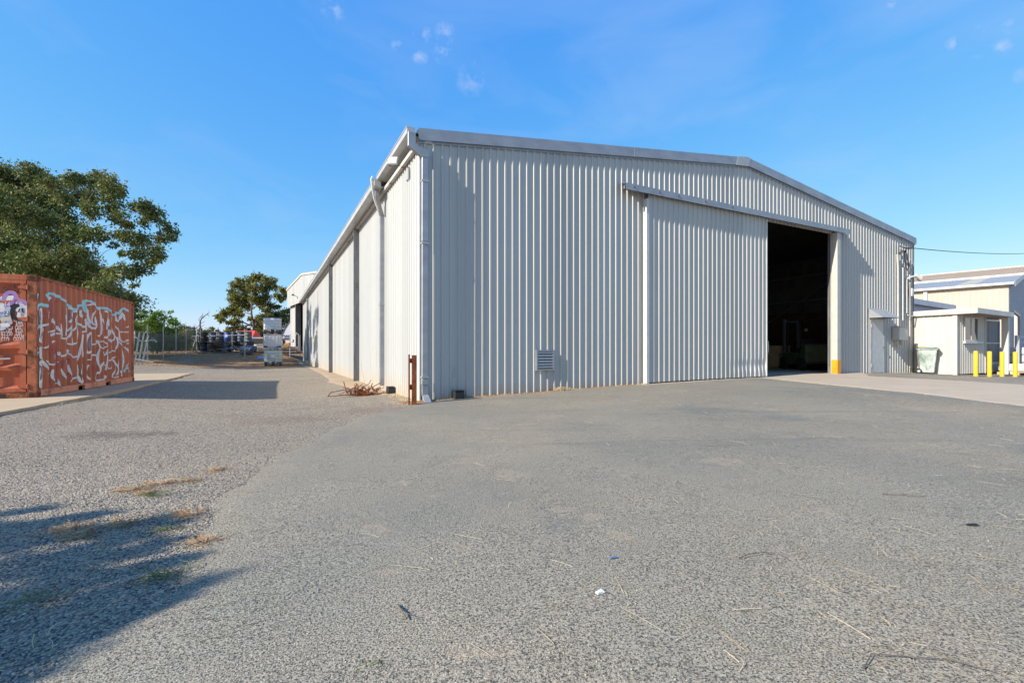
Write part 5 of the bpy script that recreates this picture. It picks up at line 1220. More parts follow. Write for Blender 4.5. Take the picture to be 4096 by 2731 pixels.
# red shade canopy
x, _, zt_ = dpt(1080, 225, 56); z0_ = g(x, 56)
rc = thing('red_canopy', 'bright red fabric canopy seen over the drums below the tree', 'canopy', (x, 56, z0_))
m = MB(); H3 = zt_-z0_; m.hexa([(-1.15,-1,H3-.65),(1.1,-1,H3-.75),(1.1,1,H3-.75),(-1.15,1,H3-.65),(-1.1,-.2,H3),(1.0,-.2,H3+.05),(1.0,.2,H3+.05),(-1.1,.2,H3)]); m.build('fabric_roof', M['red'], rc)
m = MB()
for a in (-1.05,1.0):
    for b_ in (-.9,.9): m.bar((a,b_,0),(a,b_,H3-.70),.05,.05)
m.build('leg', M['steel'], rc)
# white arched fabric shed
x, _, z1_ = dpt(1950, 20, 75); xl = dpt(1740, 300, 75)[0]
ds = thing('fabric_dome', 'white arched fabric shelter between the tote stack and the tall shed', 'shelter', (GX(1117)*80+11.0, 80, 1.0))
RR = 11.0; m = MB(); V = []; F = []; n = 24
for i in range(n+1):
    a = pi*i/n
    xx = -cos(a)*RR; zz = sin(a)**.8*RR*.78 if 0 < i < n else 0
    V += [(xx, 0, zz), (xx, 16, zz)]
for i in range(n): F.append((2*i, 2*i+1, 2*i+3, 2*i+2))
m.add(V, F); m.build('fabric_roof', pm('white_fabric',(.60,.61,.64),(.55,.56,.60),.5,.6), ds, recalc=False)
m = MB(); k_ = len(V); m.add([V[2*i] for i in range(n+1)][::-1], [tuple(range(n+1))]); m.v = [(a*.995, b_+.15, c_*.995) for a, b_, c_ in m.v]; m.build('end_wall', pm('pale_blue_fabric',(.50,.53,.62),(.46,.50,.58),.4,.6), ds)
lx = dpt(1795,300,79.8); m = MB()
for k in range(9): m.box(lx[0]-ds.location.x+k*.40, lx[0]-ds.location.x+k*.40+.3, .02, .04, lx[2]-1.0-.30, lx[2]-1.0-.05)
m.box(lx[0]-ds.location.x, lx[0]-ds.location.x+3.7, .02, .04, lx[2]-1.0-.75, lx[2]-1.0-.50); m.build('sign_lettering', pm('sign_navy',(.05,.06,.14),None,4,.5), ds)
# pumps and pipework by the dome
pp = thing('pump_skid', 'white and yellow pump pipework between the totes and the tall shed', 'pump', (dpt(1870,540,47)[0], 47, g(dpt(1870,540,47)[0],47)))
m = MB(); h0 = dpt(1870,540,47)[2]-pp.location.z
m.tube([(.9,0,0),(.9,0,h0+1.0),(1.0,0,h0+1.35)], .04, 8); m.tube([(1.2,0,0),(1.2,0,h0+1.2),(.9,0,h0+1.4)], .03, 8); m.tube([(-.4,0,h0),(-.4,0,h0+.6),(-.1,0,h0+.65),(-.1,0,h0)], .03, 8); m.build('pipe', M['white'], pp, smooth=True)
m = MB(); m.bbox(.0,.35,-.2,.2,h0,h0+.38,.05); m.build('pump_body', M['orange'], pp)
m = MB(); m.bbox(.55,.72,-.15,.1,h0+.4,h0+.7,.03); m.build('gauge_box', M['white'], pp)
m = MB(); m.box(-.6,1.4,-.4,.4,0,.12 if h0 < .2 else h0-.01); m.build('skid', M['column'], pp)

# ---------------------------------------------------------------- tall shed beyond
TS = thing('tall_shed', 'tall cream ribbed shed with dark sliding-door opening behind the far end of the big shed', 'shed', (-29.0, 62, .9), math.atan2(-.815, .58))
TE, TR, TW = 8.1, 9.0, 17.4
def tz(u): return TE+(TR-TE)*(1-abs(u-TW/2)/(TW/2))-.0
rp4 = [(0,0),(.30,0),(.33,.05),(.40,.05),(.43,0)]
m = MB(); m.sheet(*ribs(0, 4.6, .6, rp4), lambda u: -.4, lambda u: 5.9, lambda u, h, z: (u, -h, z), 1); m.build('front_wall', M['wall_side'], TS, recalc=False)
m = MB(); m.sheet(*ribs(-.15, TW+.15, .6, rp4), lambda u: 5.9, lambda u: tz(u), lambda u, h, z: (u, -h-.35, z), 1); m.build('gable_fascia', M['wall_side'], TS, recalc=False)
m = MB(); m.hexa([(-.25,-.45,TE-.05),(TW/2,-.45,TR-.05),(TW/2,12,TR-.05),(-.25,12,TE-.05),(-.25,-.45,TE+.16),(TW/2,-.45,TR+.16),(TW/2,12,TR+.16),(-.25,12,TE+.16)]); m.hexa([(TW/2,-.45,TR-.05),(TW+.2,-.45,TE-.05),(TW+.2,12,TE-.05),(TW/2,12,TR-.05),(TW/2,-.45,TR+.16),(TW+.2,-.45,TE+.16),(TW+.2,12,TE+.16),(TW/2,12,TR+.16)]); m.build('roof', M['cream'], TS)
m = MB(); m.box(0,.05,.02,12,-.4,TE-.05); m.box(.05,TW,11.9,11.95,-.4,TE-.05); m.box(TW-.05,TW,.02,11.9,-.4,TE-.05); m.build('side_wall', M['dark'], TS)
m = MB(); 
for u in (5.4,7.4,9.4): m.box(u,u+.15,1.0,1.15,-.4,6.2)
for z in (1.5,3.2,4.8): m.box(4.7,12,1.16,1.22,z,z+.12)
m.build('door_framing', M['column'], TS)
m = MB(); m.box(4.6,4.85,-.30,.3,-.4,5.9); m.build('door_jamb', M['column'], TS)
m = MB(); m.bar((6.3,-.42,6.7),(6.3,-.75,6.85),.06,.06); m.bbox(6.1,6.5,-1.0,-.75,6.8,6.98,.03); m.build('floodlight', M['column'], TS)
# ---------------------------------------------------------------- security fence
M['fpost'] = pm('galv_post', (.50,.50,.50), (.40,.40,.40), 9, .5, .3)
def fence(name, label, pts, mesh_mat, tops, extra=None):
    """one run of posts, rails and wire mesh; pts: (x, y, top height)"""
    x0_, y0_ = pts[0][:2]; b = thing(name, label, 'fence', (x0_, y0_, g(x0_, y0_)))
    P = []
    for (x, y, h) in pts:
        z = g(x, y); m = MB(); m.tube([(x,y,z-.1),(x,y,z+h)], .035, 8); m.build('post', M['fpost'], b, world=True, smooth=True); P.append((Vector((x,y,z)), h))
    mm = MB(); wr = MB()
    for (a, ha), (c_, hc) in zip(P[:-1], P[1:]):
        mh = tops
        mm.quad(a+Vector((0,0,.05)), c_+Vector((0,0,.05)), c_+Vector((0,0,mh)), a+Vector((0,0,mh)))
        for k in (0.03, .5, 1): wr.tube([a+Vector((0,-.01,mh*k)), c_+Vector((0,-.01,mh*k))], .004, 4)
        for k in (.12,.26,.40): wr.tube([a+Vector((0,-.01,mh+k)), c_+Vector((0,-.01,mh+k))], .003, 4)
    mm.build('wire_mesh', mesh_mat, b, world=True); wr.build('strand_wire', M['column'], b, world=True)
    if extra: extra(b)
    return b
def meshmat(name, c, cover, scale=20):
    t = NT(name); tr = t.n('ShaderNodeBsdfTransparent'); ms = t.n('ShaderNodeMixShader'); s = t.sep()
    a = t.math('FRACT', t.math('MULTIPLY', t.math('ADD', s[0], s[2]), scale)); b_ = t.math('FRACT', t.math('MULTIPLY', t.math('SUBTRACT', s[0], s[2]), scale))
    w_ = 1-math.sqrt(1-cover); f = t.math('MAXIMUM', t.math('LESS_THAN', a, w_), t.math('LESS_THAN', b_, w_))
    t.fin(c, .6, 0, .3); t.l(f, ms.inputs[0]); t.l(tr.outputs[0], ms.inputs[1]); t.l(t.b.outputs[0], ms.inputs[2]); t.l(ms.outputs[0], t.out.inputs[0]); return t.m
M['meshgreen'] = meshmat('green_shade_mesh', (.09,.14,.10), .45); M['meshwire'] = meshmat('chain_link', (.12,.125,.13), .07)
def fp_(px, Y, h): return (GX(px)*Y, Y, h)
def braces(b):
    m = MB(); a = Vector((*fp_(590,29.5,0)[:2], 0)); a.z = g(a.x, a.y)+1.7; c_ = Vector((*fp_(556,30.5,0)[:2], 0)); c_.z = g(c_.x, c_.y); m.tube([a, c_], .025, 6)
    m.build('brace', M['fpost'], b, world=True)
fence('mesh_fence', 'galvanised fence with green mesh running back along the dirt bank', [fp_(520,28.3,2.3),fp_(590,29.5,2.3),fp_(653,34.6,2.3),fp_(704,38.2,2.25),fp_(745,42,2.25),fp_(787,44.5,2.25)], M['meshgreen'], 1.8, braces)
def gate_extra(b):
    m = MB(); a = Vector((*fp_(787,44.3,0)[:2], 0)); a.z = g(a.x,a.y)+1.5; c_ = Vector((*fp_(979,39,0)[:2],0)); c_.z = a.z-.05; m.tube([a,c_], .022, 6); m.tube([a+Vector((0,0,-1.35)), c_+Vector((0,0,-1.0))], .02, 6)
    q = Vector((*fp_(765,43.4,0)[:2],0)); q.z = g(q.x,q.y); m.tube([a+Vector((0,0,.1)), q], .025, 6); m.build('rail', M['fpost'], b, world=True)
fence('chain_link_gate', 'chain-link fence panel with top pipe crossing in front of the drums', [fp_(787.5,44.3,2.2),fp_(979,39,2.3)], M['meshwire'], 1.55, gate_extra)
fence('chain_link_fence', 'sparse chain-link fence between the totes and the end of the big shed', [fp_(980,39.1,2.2),fp_(1160,41.5,2.0),fp_(1200,44.5,2.0)], M['meshwire'], 1.9)
# leaning bundle of old posts
lp = thing('leaning_posts', 'bundle of pale leaning fence posts beside the far corner of the container', 'posts', (GX(541)*27, 27, g(GX(541)*27, 27)))
m = MB()
for k in range(4): m.tube([(-.25+.13*k, .1*k, 0), (-.05+.16*k, .1*k+.1, 2.25-.18*k)], .045, 8)
m.build('post', M['cream'], lp, smooth=True)
m = MB(); m.tube([(-.2,0,1.75),(.3,.1,1.35),(.9,.25,1.45),(1.0,.3,1.3)], .03, 6); m.tube([(.0,.0,.35),(.8,.3,.15)], .03, 6); m.build('rail', M['fpost'], lp)
# ---------------------------------------------------------------- trees
def leaves(centers, radii, counts, size, r2, droop=.6, sub=24, flat=1.0):
    """leaf blades clustered in sprays through each clump's volume"""
    V = []
    for c, r, n in zip(centers, radii, counts):
        ns = max(3, int(n/sub)); k = r2.normal(size=(ns, 3)); k /= np.linalg.norm(k, axis=1)[:, None]
        rad = r*(r2.random(ns)**.42); rad *= 1+.22*np.sin(k[:, 0]*5+c[0])*np.cos(k[:, 2]*4+c[1])
        sc_ = np.array(c)+k*rad[:, None]*np.array([1, 1, .82])
        sc_ = np.repeat(sc_, sub, 0); m = len(sc_)
        off = r2.normal(size=(m, 3))*np.array([1, 1, .75])*r*.23*flat
        p = sc_+off
        d = r2.normal(size=(m, 3)); d[:, 2] -= droop; d /= np.linalg.norm(d, axis=1)[:, None]
        q = r2.normal(size=(m, 3)); w_ = np.cross(d, q); w_ /= np.linalg.norm(w_, axis=1)[:, None]
        l = size*(.6+.8*r2.random((m, 1))); ww = l*.24
        V.append(np.stack([p, p+d*l*.5+w_*ww, p+d*l, p+d*l*.5-w_*ww], 1))
    V = np.concatenate(V).reshape(-1, 3); return V, np.arange(len(V)).reshape(-1, 4)
def tree(name, label, base, height, clumps, leafm, lsize, dens, trunk_r=.3, bark='bark', seed=1, group=None, forks=None, twig=True, droop=.6, cat='tree', lean=(0, 0)):
    """clumps: (center Vector, radius). Limbs grow from the trunk to every clump."""
    r2 = np.random.default_rng(seed); rr = random.Random(seed)
    t = thing(name, label, cat, tuple(base), 0, group); B = Vector(base)
    m = MB(); nodes = []
    top = B+Vector((lean[0], lean[1], height*.62))
    tr = []
    for i in range(9):
        f = i/8; p = B.lerp(top, f)+Vector((sin(f*5+seed)*.05*height*f*(1-f)*2, cos(f*4+seed)*.04*height*f*(1-f)*2, 0)); tr.append(p)
    rad = [trunk_r*(1.25 if i == 0 else 1)*(1-.78*i/8) for i in range(9)]
    m.tube([p-B for p in tr], rad, 10); 
    for i in range(2, 9): nodes.append((tr[i], rad[i]))
    order = sorted(clumps, key=lambda c: (c[0]-top).length)
    for c, r in order:
        best = None; bs = 1e9
        for (p, pr) in nodes:
            d = (c-p).length; dz_ = c.z-p.z
            cost = d+(1.5*max(0, p.z-c.z))+ (3 if pr < .02 else 0)
            if cost < bs: bs = cost; best = (p, pr)
        p, pr = best; n = 6; pts = []; rs = []; r0 = min(pr*.75, .042*bs+.05)*(1 if trunk_r > .2 else .8); r0 = max(r0, .022)
        side = Vector((rr.uniform(-1,1), rr.uniform(-1,1), rr.uniform(-.2,.6)))*.14*(c-p).length
        for i in range(n+1):
            f = i/n; q = p.lerp(c, f)+side*sin(f*pi)+Vector((rr.gauss(0,1), rr.gauss(0,1), rr.gauss(0,1)))*.018*(c-p).length*(0 < i < n)
            pts.append(q-B); rs.append(max(.010, r0*(1-.72*f)))
            if i >= 2: nodes.append((q, rs[-1]))
        m.tube(pts, rs, 6)
        if twig:
            for k in range(4):
                e = c+Vector((rr.gauss(0,1), rr.gauss(0,1), rr.gauss(.2,.8))).normalized()*r*.85; mid = c.lerp(e, .5)+Vector((rr.gauss(0,.06), rr.gauss(0,.06), rr.gauss(0,.06)))*r
                m.tube([c-B, mid-B, e-B], [max(.009, rs[-1]), .010, .005], 4)
    m.build('trunk', M[bark], t, smooth=True, recalc=False)
    V, F = leaves([tuple(c-B) for c, r in clumps], [r for c, r in clumps], [int(dens*r*r) for c, r in clumps], lsize, r2, droop)
    me = fast_mesh('crown', V, F, M[leafm]); o = bpy.data.objects.new('crown', me); col.objects.link(o); o.parent = t
    return t
def CL(pts, f, Y, spread, rs=1, seed=0, jit=1):
    """clumps from (px, py, radius px) on the photograph spread in depth about distance Y"""
    rr = random.Random(seed); o_ = []
    for (cx, cy, r) in pts:
        px, py = f(cx, cy); y = Y+rr.uniform(-spread, spread); x = GX(px)*y; z = (1406-py)/1896*y+CAMH
        o_.append((Vector((x, y, z)), r*rs*y/1896))
    return o_
f2 = lambda cx, cy: (cx*.3827, 600+cy*.3827)
s2 = .3827
big = [(-250,330,170),(-120,240,150),(0,250,110),(130,310,130),(320,230,100),(430,290,100),(510,340,80),(40,480,150),(240,450,130),(400,470,110),(560,430,90),(-100,520,160),
 (680,340,70),(790,310,85),(900,330,80),(1030,310,85),(1140,360,85),(1230,440,65),(1130,480,80),(820,470,90),(960,500,80),(700,540,100),(560,600,110),(1000,650,70),(1180,600,80),(1250,700,65),(900,600,60),
 (1420,600,65),(1520,590,70),(1600,660,75),(1660,740,50),(1540,730,70),(1780,830,55),(1800,900,52),(1700,930,60),(1380,900,85),(1330,760,55),(1480,960,80),(1620,1060,75),(1570,1170,70),(1640,1120,50),(1460,1240,65),(1320,1260,80),(1180,1280,70),(1420,1090,60),
 (1410,1415,26),(1370,1540,55),(1230,1500,85),(1080,1440,100),(1330,1610,60),(1410,1750,50),(1370,1830,60),
 (0,700,150),(200,680,140),(380,700,120),(540,780,120),(720,720,90),(800,860,100),(640,950,120),(960,880,80),(1090,900,55),(1230,900,60),
 (0,950,150),(180,900,140),(340,980,130),(100,1150,150),(320,1180,140),(540,1150,130),(740,1100,110),(880,1080,90),(700,1300,140),(880,1250,100),(500,1350,150),(250,1380,160),(0,1400,160),(920,1400,110),(760,1500,130),
 (-200,800,180),(-250,1100,180),(-200,1400,180),(-400,600,180),(-420,1000,200),(1280,1080,38),(1180,1000,40)]
bc = [(c, r*(1.14 if c.x > -23.5 else 1)) for c, r in CL(big, f2, 28, 3.6, s2, 5)]
tree('eucalyptus_tree', 'huge olive-green eucalyptus spreading above the graffitied container', (GX(230)*29, 29, .3), 10.2, [(c, r*1.2) for c, r in bc], 'leaf_big', .17, 1800, .42, seed=4)
f3 = lambda cx, cy: (500+cx*.3401, 1050+cy*.3401)
mid = [(1560,170,65),(1480,210,65),(1650,210,60),(1730,220,55),(1350,215,48),(1290,260,55),(1400,290,80),(1520,300,80),(1640,310,70),(1760,290,50),(1860,330,50),(1890,380,40),(1250,340,55),(1290,420,75),(1400,420,85),(1530,420,75),(1640,420,70),(1800,390,60),(1840,430,40),
 (1330,520,85),(1440,520,60),(1250,570,65),(1170,600,55),(1110,630,42),(1150,680,42),(1200,700,30),(1340,600,60),(1580,480,60),(1720,510,50),(1640,560,50),(1290,700,65),(1240,780,50),(1350,770,55),(1430,790,45),(1600,650,60),(1530,700,55),(1600,760,70),(1480,650,30),(1540,800,50),(1680,640,60),(1210,820,35),(1800,520,35)]
tree('eucalyptus_tree', 'rounded olive-brown eucalyptus standing in the gap above the drums and totes', (GX(1010)*70, 70, 1.0), 12.0, CL(mid, f3, 70, 3.0, .3401*.95, 9), 'leaf_mid', .30, 1100, .36, seed=6, droop=.4)
dk = [(1720,600,60),(1800,620,70),(1880,600,60),(1920,560,40),(1760,700,70),(1850,700,70),(1920,680,50),(1700,780,70),(1800,790,70),(1640,860,60),(1560,850,60),(1740,860,60)]
tree('dark_tree', 'dark shaded tree tucked between the eucalyptus and the tall shed', (GX(1110)*104, 104, .9), 9.5, CL(dk, f3, 104, 2, .3401, 3), 'leaf_dark', .42, 420, .2, seed=9)
bz = [(160,620,50),(120,560,40),(240,620,50),(330,600,50),(410,600,55),(350,660,70),(270,700,70),(470,660,60),(540,690,60),(600,720,50),(540,590,22),(420,740,70),(330,770,70),(220,760,60),(150,720,60),(600,780,50),(500,800,60),(90,480,40)]
tree('fig_tree', 'bright green leafy tree behind the mesh fence right of the container', (GX(625)*41, 41, .6), 4.0, CL(bz, f3, 41, 1.6, .3401, 13), 'leaf_bright', .17, 1300, .12, seed=12, droop=.1)
b2 = [(650,770,50),(700,770,50),(750,770,40),(780,820,35),(650,840,55),(720,850,50),(690,930,60),(780,900,40)]
tree('grey_shrub', 'grey-green twiggy shrub at the back corner of the fence', (GX(740)*46, 46, .95), 2.6, CL(b2, f3, 46, 1, .3401, 15), 'leaf_mid', .13, 900, .07, seed=18)
b3 = [(960,795,25),(1000,800,25),(1040,790,30),(1080,800,20),(1010,830,40),(900,830,30)]
tree('distant_tree', 'small distant tree showing over the black drums', (GX(850)*90, 90, .8), 4.0, CL(b3, f3, 90, 1, .3401, 16), 'leaf_mid', .40, 200, .12, seed=21)
# undergrowth behind the mesh fence: separate shrubs
for i, (cx, cy, r, Y, mt_, lab) in enumerate([(330,940,120,40,'leaf_dark','dark bush low behind the third bay of the green mesh fence'),(520,950,120,43,'leaf_dark','dark bush behind the middle posts of the mesh fence'),(660,940,120,46,'leaf_dark','dark bush behind the far posts of the mesh fence'),(200,1000,70,36,'leaf_bright','yellow-green bush behind the first bay of the mesh fence'),
    (800,990,55,47.5,'leaf_bright','small yellow-green bush beside the corner of the drum rows')]):
    px, py = f3(cx, cy); x = GX(px)*Y; z = (1406-py)/1896*Y+CAMH; R_ = r*.3401*Y/1896
    cl = [(Vector((x+random.uniform(-1,1)*R_*.8, Y+random.uniform(-.6,.6), z+random.uniform(-.5,.6)*R_)), R_*.62) for k in range(7)]
    tree('bush', lab, (x, Y, g(x, Y)), max(.8, z-g(x, Y)+R_), cl, mt_, .13, 800, .04, seed=30+i, group='bushes behind the mesh fence', cat='bush', droop=0)
# far scrub closing the horizon
for i, (px, Y, hh_, wd) in enumerate([(880,95,2.6,12),(1010,100,2.6,12),(740,92,3.8,12),(610,88,4.2,12),(480,75,4.4,10)]):
    x = GX(px)*Y; cl = [(Vector((x+random.uniform(-wd/2, wd/2), Y+random.uniform(-1,1), .8+random.uniform(.3, hh_))), hh_*.40) for k in range(22)]
    tree('scrub_tree', ['low scrub tree on the horizon behind the drums','low scrub tree on the horizon below the eucalyptus','scrub tree far beyond the fence shrub','scrub tree far behind the bright green tree','scrub tree far behind the container corner'][i], (x, Y, .8), hh_, cl, 'leaf_dark' if i != 1 else 'leaf_mid', .34, 190, .1, seed=50+i, group='scrub on the horizon', twig=False)
# dead branch tree
dt = thing('dead_tree', 'bare crooked dead tree rising left of the black drums', 'tree', (GX(806)*45.5, 45.5, .95))
m = MB(); B = dt.location
def P3(cx, cy, Y=45.5): px, py = f3(cx, cy); return Vector((GX(px)*Y, Y, (1406-py)/1896*Y+CAMH))-B
m.tube([P3(900,1000),P3(897,810),P3(882,740),P3(885,690),P3(905,650),P3(945,620),P3(985,598)], [.10,.09,.075,.06,.05,.04,.015], 7)
for a in ([(882,700),(868,670),(890,640),(915,625),(912,590)],[(945,620),(970,600),(990,590),(985,560)],[(960,612),(985,620),(990,640)],[(888,760),(915,745),(935,725)],[(892,715),(920,700),(945,690)],[(900,655),(925,650),(950,640)],[(897,640),(905,610)],[(890,790),(905,770)]):
    m.tube([P3(*p) for p in a], [.022]*(len(a)-1)+[.008], 5)
m.build('trunk', M['deadwood'], dt, smooth=True, recalc=False)
# trees out of frame on the left whose shadows fall on the gravel and the far bank
def free_tree(label, x, y, h, R_, n, seed, dens=260, group=None, stretch=1.6):
    rr = random.Random(seed); cl = []
    for k in range(n):
        a = rr.uniform(0, 2*pi); d = rr.uniform(.1, 1)*R_; cl.append((Vector((x+cos(a)*d, y+sin(a)*d*.8, h*(.55+.40*rr.random()*(1-.4*d/R_)))), R_*rr.uniform(.22, .36)))
    return tree('shade_tree', label, (x, y, g(x, y)), h, cl, 'leaf_big', .17, dens, .25, seed=seed, group=group)
SHD = Vector((-cos(SAZ), -sin(SAZ), 0))*(cos(SEL)/sin(SEL))
rs_ = random.Random(44); ncl = []
for (px, py, r, h) in [(40,2060,.26,0),(150,2095,.22,0),(60,2180,.34,0),(230,2085,.16,0),(330,2140,.22,0),(120,2290,.34,0),(260,2220,.28,0),(400,2125,.16,0),(500,2150,.15,0),(430,2230,.20,0),(560,2200,.14,0),(640,2160,.09,0),
   (620,2078,.09,0),(700,2082,.06,0),(330,2062,.07,0),(520,2290,.11,0),(620,2262,.08,0),(700,2235,.05,0),(380,2385,.12,0),(500,2360,.11,0),(600,2335,.08,0),(300,2460,.14,0),(430,2440,.12,0),(560,2415,.10,0),(680,2378,.07,0),(790,2335,.06,0),
   (50,2420,.26,0),(160,2385,.22,0),(60,2560,.20,0),(160,2610,.15,0),(260,2545,.12,0),(30,2700,.16,0),(340,2520,.08,0),(450,2500,.06,0),(-150,2150,.4,0),(-200,2300,.4,0),(-150,2500,.35,0),(-350,2200,.45,0),(-400,2450,.4,0),(-600,2300,.5,0),(-300,2050,.3,0)]:
    x, y = pix(px, py); h = 4.1+rs_.uniform(-.9,.9); ncl.append((Vector((x, y, h))+SHD*h, r*.62))
tree('shade_tree', 'tree outside the left edge whose crown shades the near gravel', (-10.4, -2.6, g(-10.4, -2.6)), 4.6, ncl, 'leaf_big', .09, 5200, .16, seed=71)
free_tree('tree left of the yard shading the dirt bank', -35, 32, 9.5, 5.0, 30, 73, 420)
free_tree('unseen third tree added to shade the drum rows and dirt bank', -31.4, 35.0, 8.4, 3.2, 30, 79, 750)  # stands hidden behind the big eucalyptus, added for its shadow

# ---------------------------------------------------------------- small stuff on the ground
ra = np.random.default_rng(3)
def stones(name, label, pts, sizes, mat):
    base = np.array([(1,0,0),(0,1,0),(-1,0,0),(0,-1,0),(0,0,.7),(0,0,-.7)]); F0 = np.array([(0,1,4),(1,2,4),(2,3,4),(3,0,4),(1,0,5),(2,1,5),(3,2,5),(0,3,5)])
    n = len(pts); a = ra.random(n)*6.28; V = np.tile(base, (n, 1, 1)).astype(float)*(.7+.6*ra.random((n, 6, 1)))
    x = V[..., 0]*np.cos(a)[:, None]-V[..., 1]*np.sin(a)[:, None]; y = V[..., 0]*np.sin(a)[:, None]+V[..., 1]*np.cos(a)[:, None]*(.6+.4*ra.random((n, 1)))
    V = np.stack([x, y, V[..., 2]], -1)*sizes[:, None, None]+pts[:, None, :]
    F = (F0[None]+(np.arange(n)*6)[:, None, None]).reshape(-1, 3)
    me = fast_mesh(name, V.reshape(-1, 3), F, mat); o = bpy.data.objects.new(name, me); col.objects.link(o); o['kind'] = 'stuff'; o['label'] = label; return o
t = NT('loose_stone'); gn = t.n('ShaderNodeNewGeometry'); cr = t.n('ShaderNodeValToRGB'); t.l(gn.outputs['Random Per Island'], cr.inputs[0]); e = cr.color_ramp.elements
for q in range(3): e.new(.5)
for i, (p_, cc) in enumerate([(0,(.10,.10,.11)),(.3,(.22,.205,.19)),(.6,(.33,.30,.26)),(.85,(.38,.33,.27)),(1,(.46,.42,.37))]): e[i].position = p_; e[i].color = (*cc, 1)
M['stone'] = t.fin(cr.outputs[0], .85, 0, .25)
N = 52000; y = 1.3*np.exp(ra.random(N)*np.log(14/1.3)); x = ra.uniform(-1.12, .62, N)*y
keep = (seg_sdf(x, y, APOLY)+.22*fbm(x*2.2, y*2.2, 9)+.1*fbm(x*9, y*9, 5) < .12+.5*ra.random(N)**2.5) & (x+.47*(y-7.6)+8.2 > -.05*y) & ((x-SO.x)*.8888+(y-SO.y)*.4583 < 0.0) & (x > -8.3-.45*(y-7.6))
keep &= ~(((x-SO.x)*.8888+(y-SO.y)*.4583 > -.15) & (y > 9.5))
x, y = x[keep], y[keep]; sz = (.003+.004*ra.random(len(x))**2)*(1+.09*y); z = z_ground(x, y)+sz*.2
stones('gravel_stones', 'loose grey and tan gravel stones on the left of the yard', np.stack([x, y, z], 1), sz, M['stone'])
N = 16000; y = 1.2*np.exp(ra.random(N)*np.log(13/1.2)); x = ra.uniform(-.6, 1.15, N)*y; k = seg_sdf(x, y, APOLY) > .1; x, y = x[k], y[k]; sz = (.0013+.0032*ra.random(len(x))**4)*(1+.10*y)
stones('asphalt_grit', 'scattered pale grit on the grey asphalt', np.stack([x, y, z_asph(x, y)+sz*.3], 1), sz, M['stone'])
def blades(name, label, items, mat, kind='stuff', parent=None):
    """items: (x, y, z, heading, length, width, rise, bend): thin curved ribbons"""
    V = []; F = []; n = 0
    for (x, y, z, a, l, w_, rise, bend) in items:
        for i in range(4):
            f = i/3; d = l*f; aa = a+bend*f; px_ = x+cos(aa)*d; py_ = y+sin(aa)*d; zz = z+rise*(f-.45*f*f)*1.6; ww = w_*(1-.8*f)/2
            V += [(px_-sin(aa)*ww, py_+cos(aa)*ww, zz), (px_+sin(aa)*ww, py_-cos(aa)*ww, zz+w_*.35)]
        for i in range(3): F.append((n+2*i, n+2*i+1, n+2*i+3, n+2*i+2))
        n += 8
    me = fast_mesh(name, np.array(V), np.array(F), mat); o = bpy.data.objects.new(name, me); col.objects.link(o)
    if kind: o['kind'] = kind
    if label: o['label'] = label
    if parent: o.parent = parent
    return o
rr = random.Random(21)
# straw blown across the asphalt, denser to the right
it = []
for k in range(3400):
    y = 1.25*math.exp(rr.random()*math.log(11/1.25)); u = rr.random()**.55; x = (-.35+1.5*u)*y
    if seg_sdf(np.array([x]), np.array([y]), APOLY)[0] < .1 or (x-SO.x)*-.4583+(y-SO.y)*.8888 > -.3: continue
    l = rr.choice([.02,.03,.04,.05,.07,.10,.14,.18])*(.8+.07*y)*rr.uniform(.6,1.1); a = rr.gauss(-.55, .5) if rr.random() < .8 else rr.uniform(0, 6.28)
    it.append((x, y, float(z_asph(np.array([x]), np.array([y]))[0])+.003, a, l, rr.uniform(.0014,.0026)*(1+.18*y), rr.uniform(0,.012), rr.gauss(0,.12)))
for k in range(260):
    y = rr.uniform(1.7, 5.5); x = rr.gauss(-.62, .16)*y-.15; l = rr.uniform(.04,.25)
    it.append((x, y, float(z_ground(np.array([x]), np.array([y]))[0])+.016, rr.gauss(-.2,.7), l, rr.uniform(.0025,.004)*(1+.08*y), rr.uniform(0,.02), rr.gauss(0,.3)))
blades('straw_litter', 'pale dry grass stalks blown across the yard', it, M['drygrass'])
# dry tufts along the foot of the wall and the edges of the concrete
def tuft(it, x, y, z, n, h, spread, lean=.6):
    for k in range(n):
        a = rr.uniform(0, 2*pi); it.append((x+rr.gauss(0, spread), y+rr.gauss(0, spread), z, a, h*rr.uniform(.3,1)*lean, rr.uniform(.004,.008), h*rr.uniform(.4,1), rr.gauss(0,.5)))
it = []
for k in range(330):
    t_ = rr.random()**1.1*9.6; s_ = -.05-abs(rr.gauss(0,.035)); p = S(t_, s_); n_ = 1-.5*(vnoise(np.array([t_*2.1]), np.array([.5]), 4)[0])
    if vnoise(np.array([t_*1.7]), np.array([3.5]), 8)[0] > .35: tuft(it, p.x, p.y, g(p.x, p.y), 5, .05+.03*rr.random(), .03)
for k in range(60): p = S(3.45+rr.gauss(0,.075), -.10-abs(rr.gauss(0,.05))); tuft(it, p.x, p.y, g(p.x, p.y), 12, .13, .03)
for k in range(30): p = S(3.75+rr.gauss(0,.1), -.12); tuft(it, p.x, p.y, g(p.x, p.y), 4, .09, .03)
for k in range(240): p = S(-.10-abs(rr.gauss(0,.12)), rr.uniform(.1, 3.2)); tuft(it, p.x, p.y, g(p.x, p.y), 4, .045, .04)
for k in range(60): p = S(-.2-rr.random()*.4, rr.uniform(-.5,.3)); tuft(it, p.x, p.y, g(p.x, p.y), 3, .03, .04)
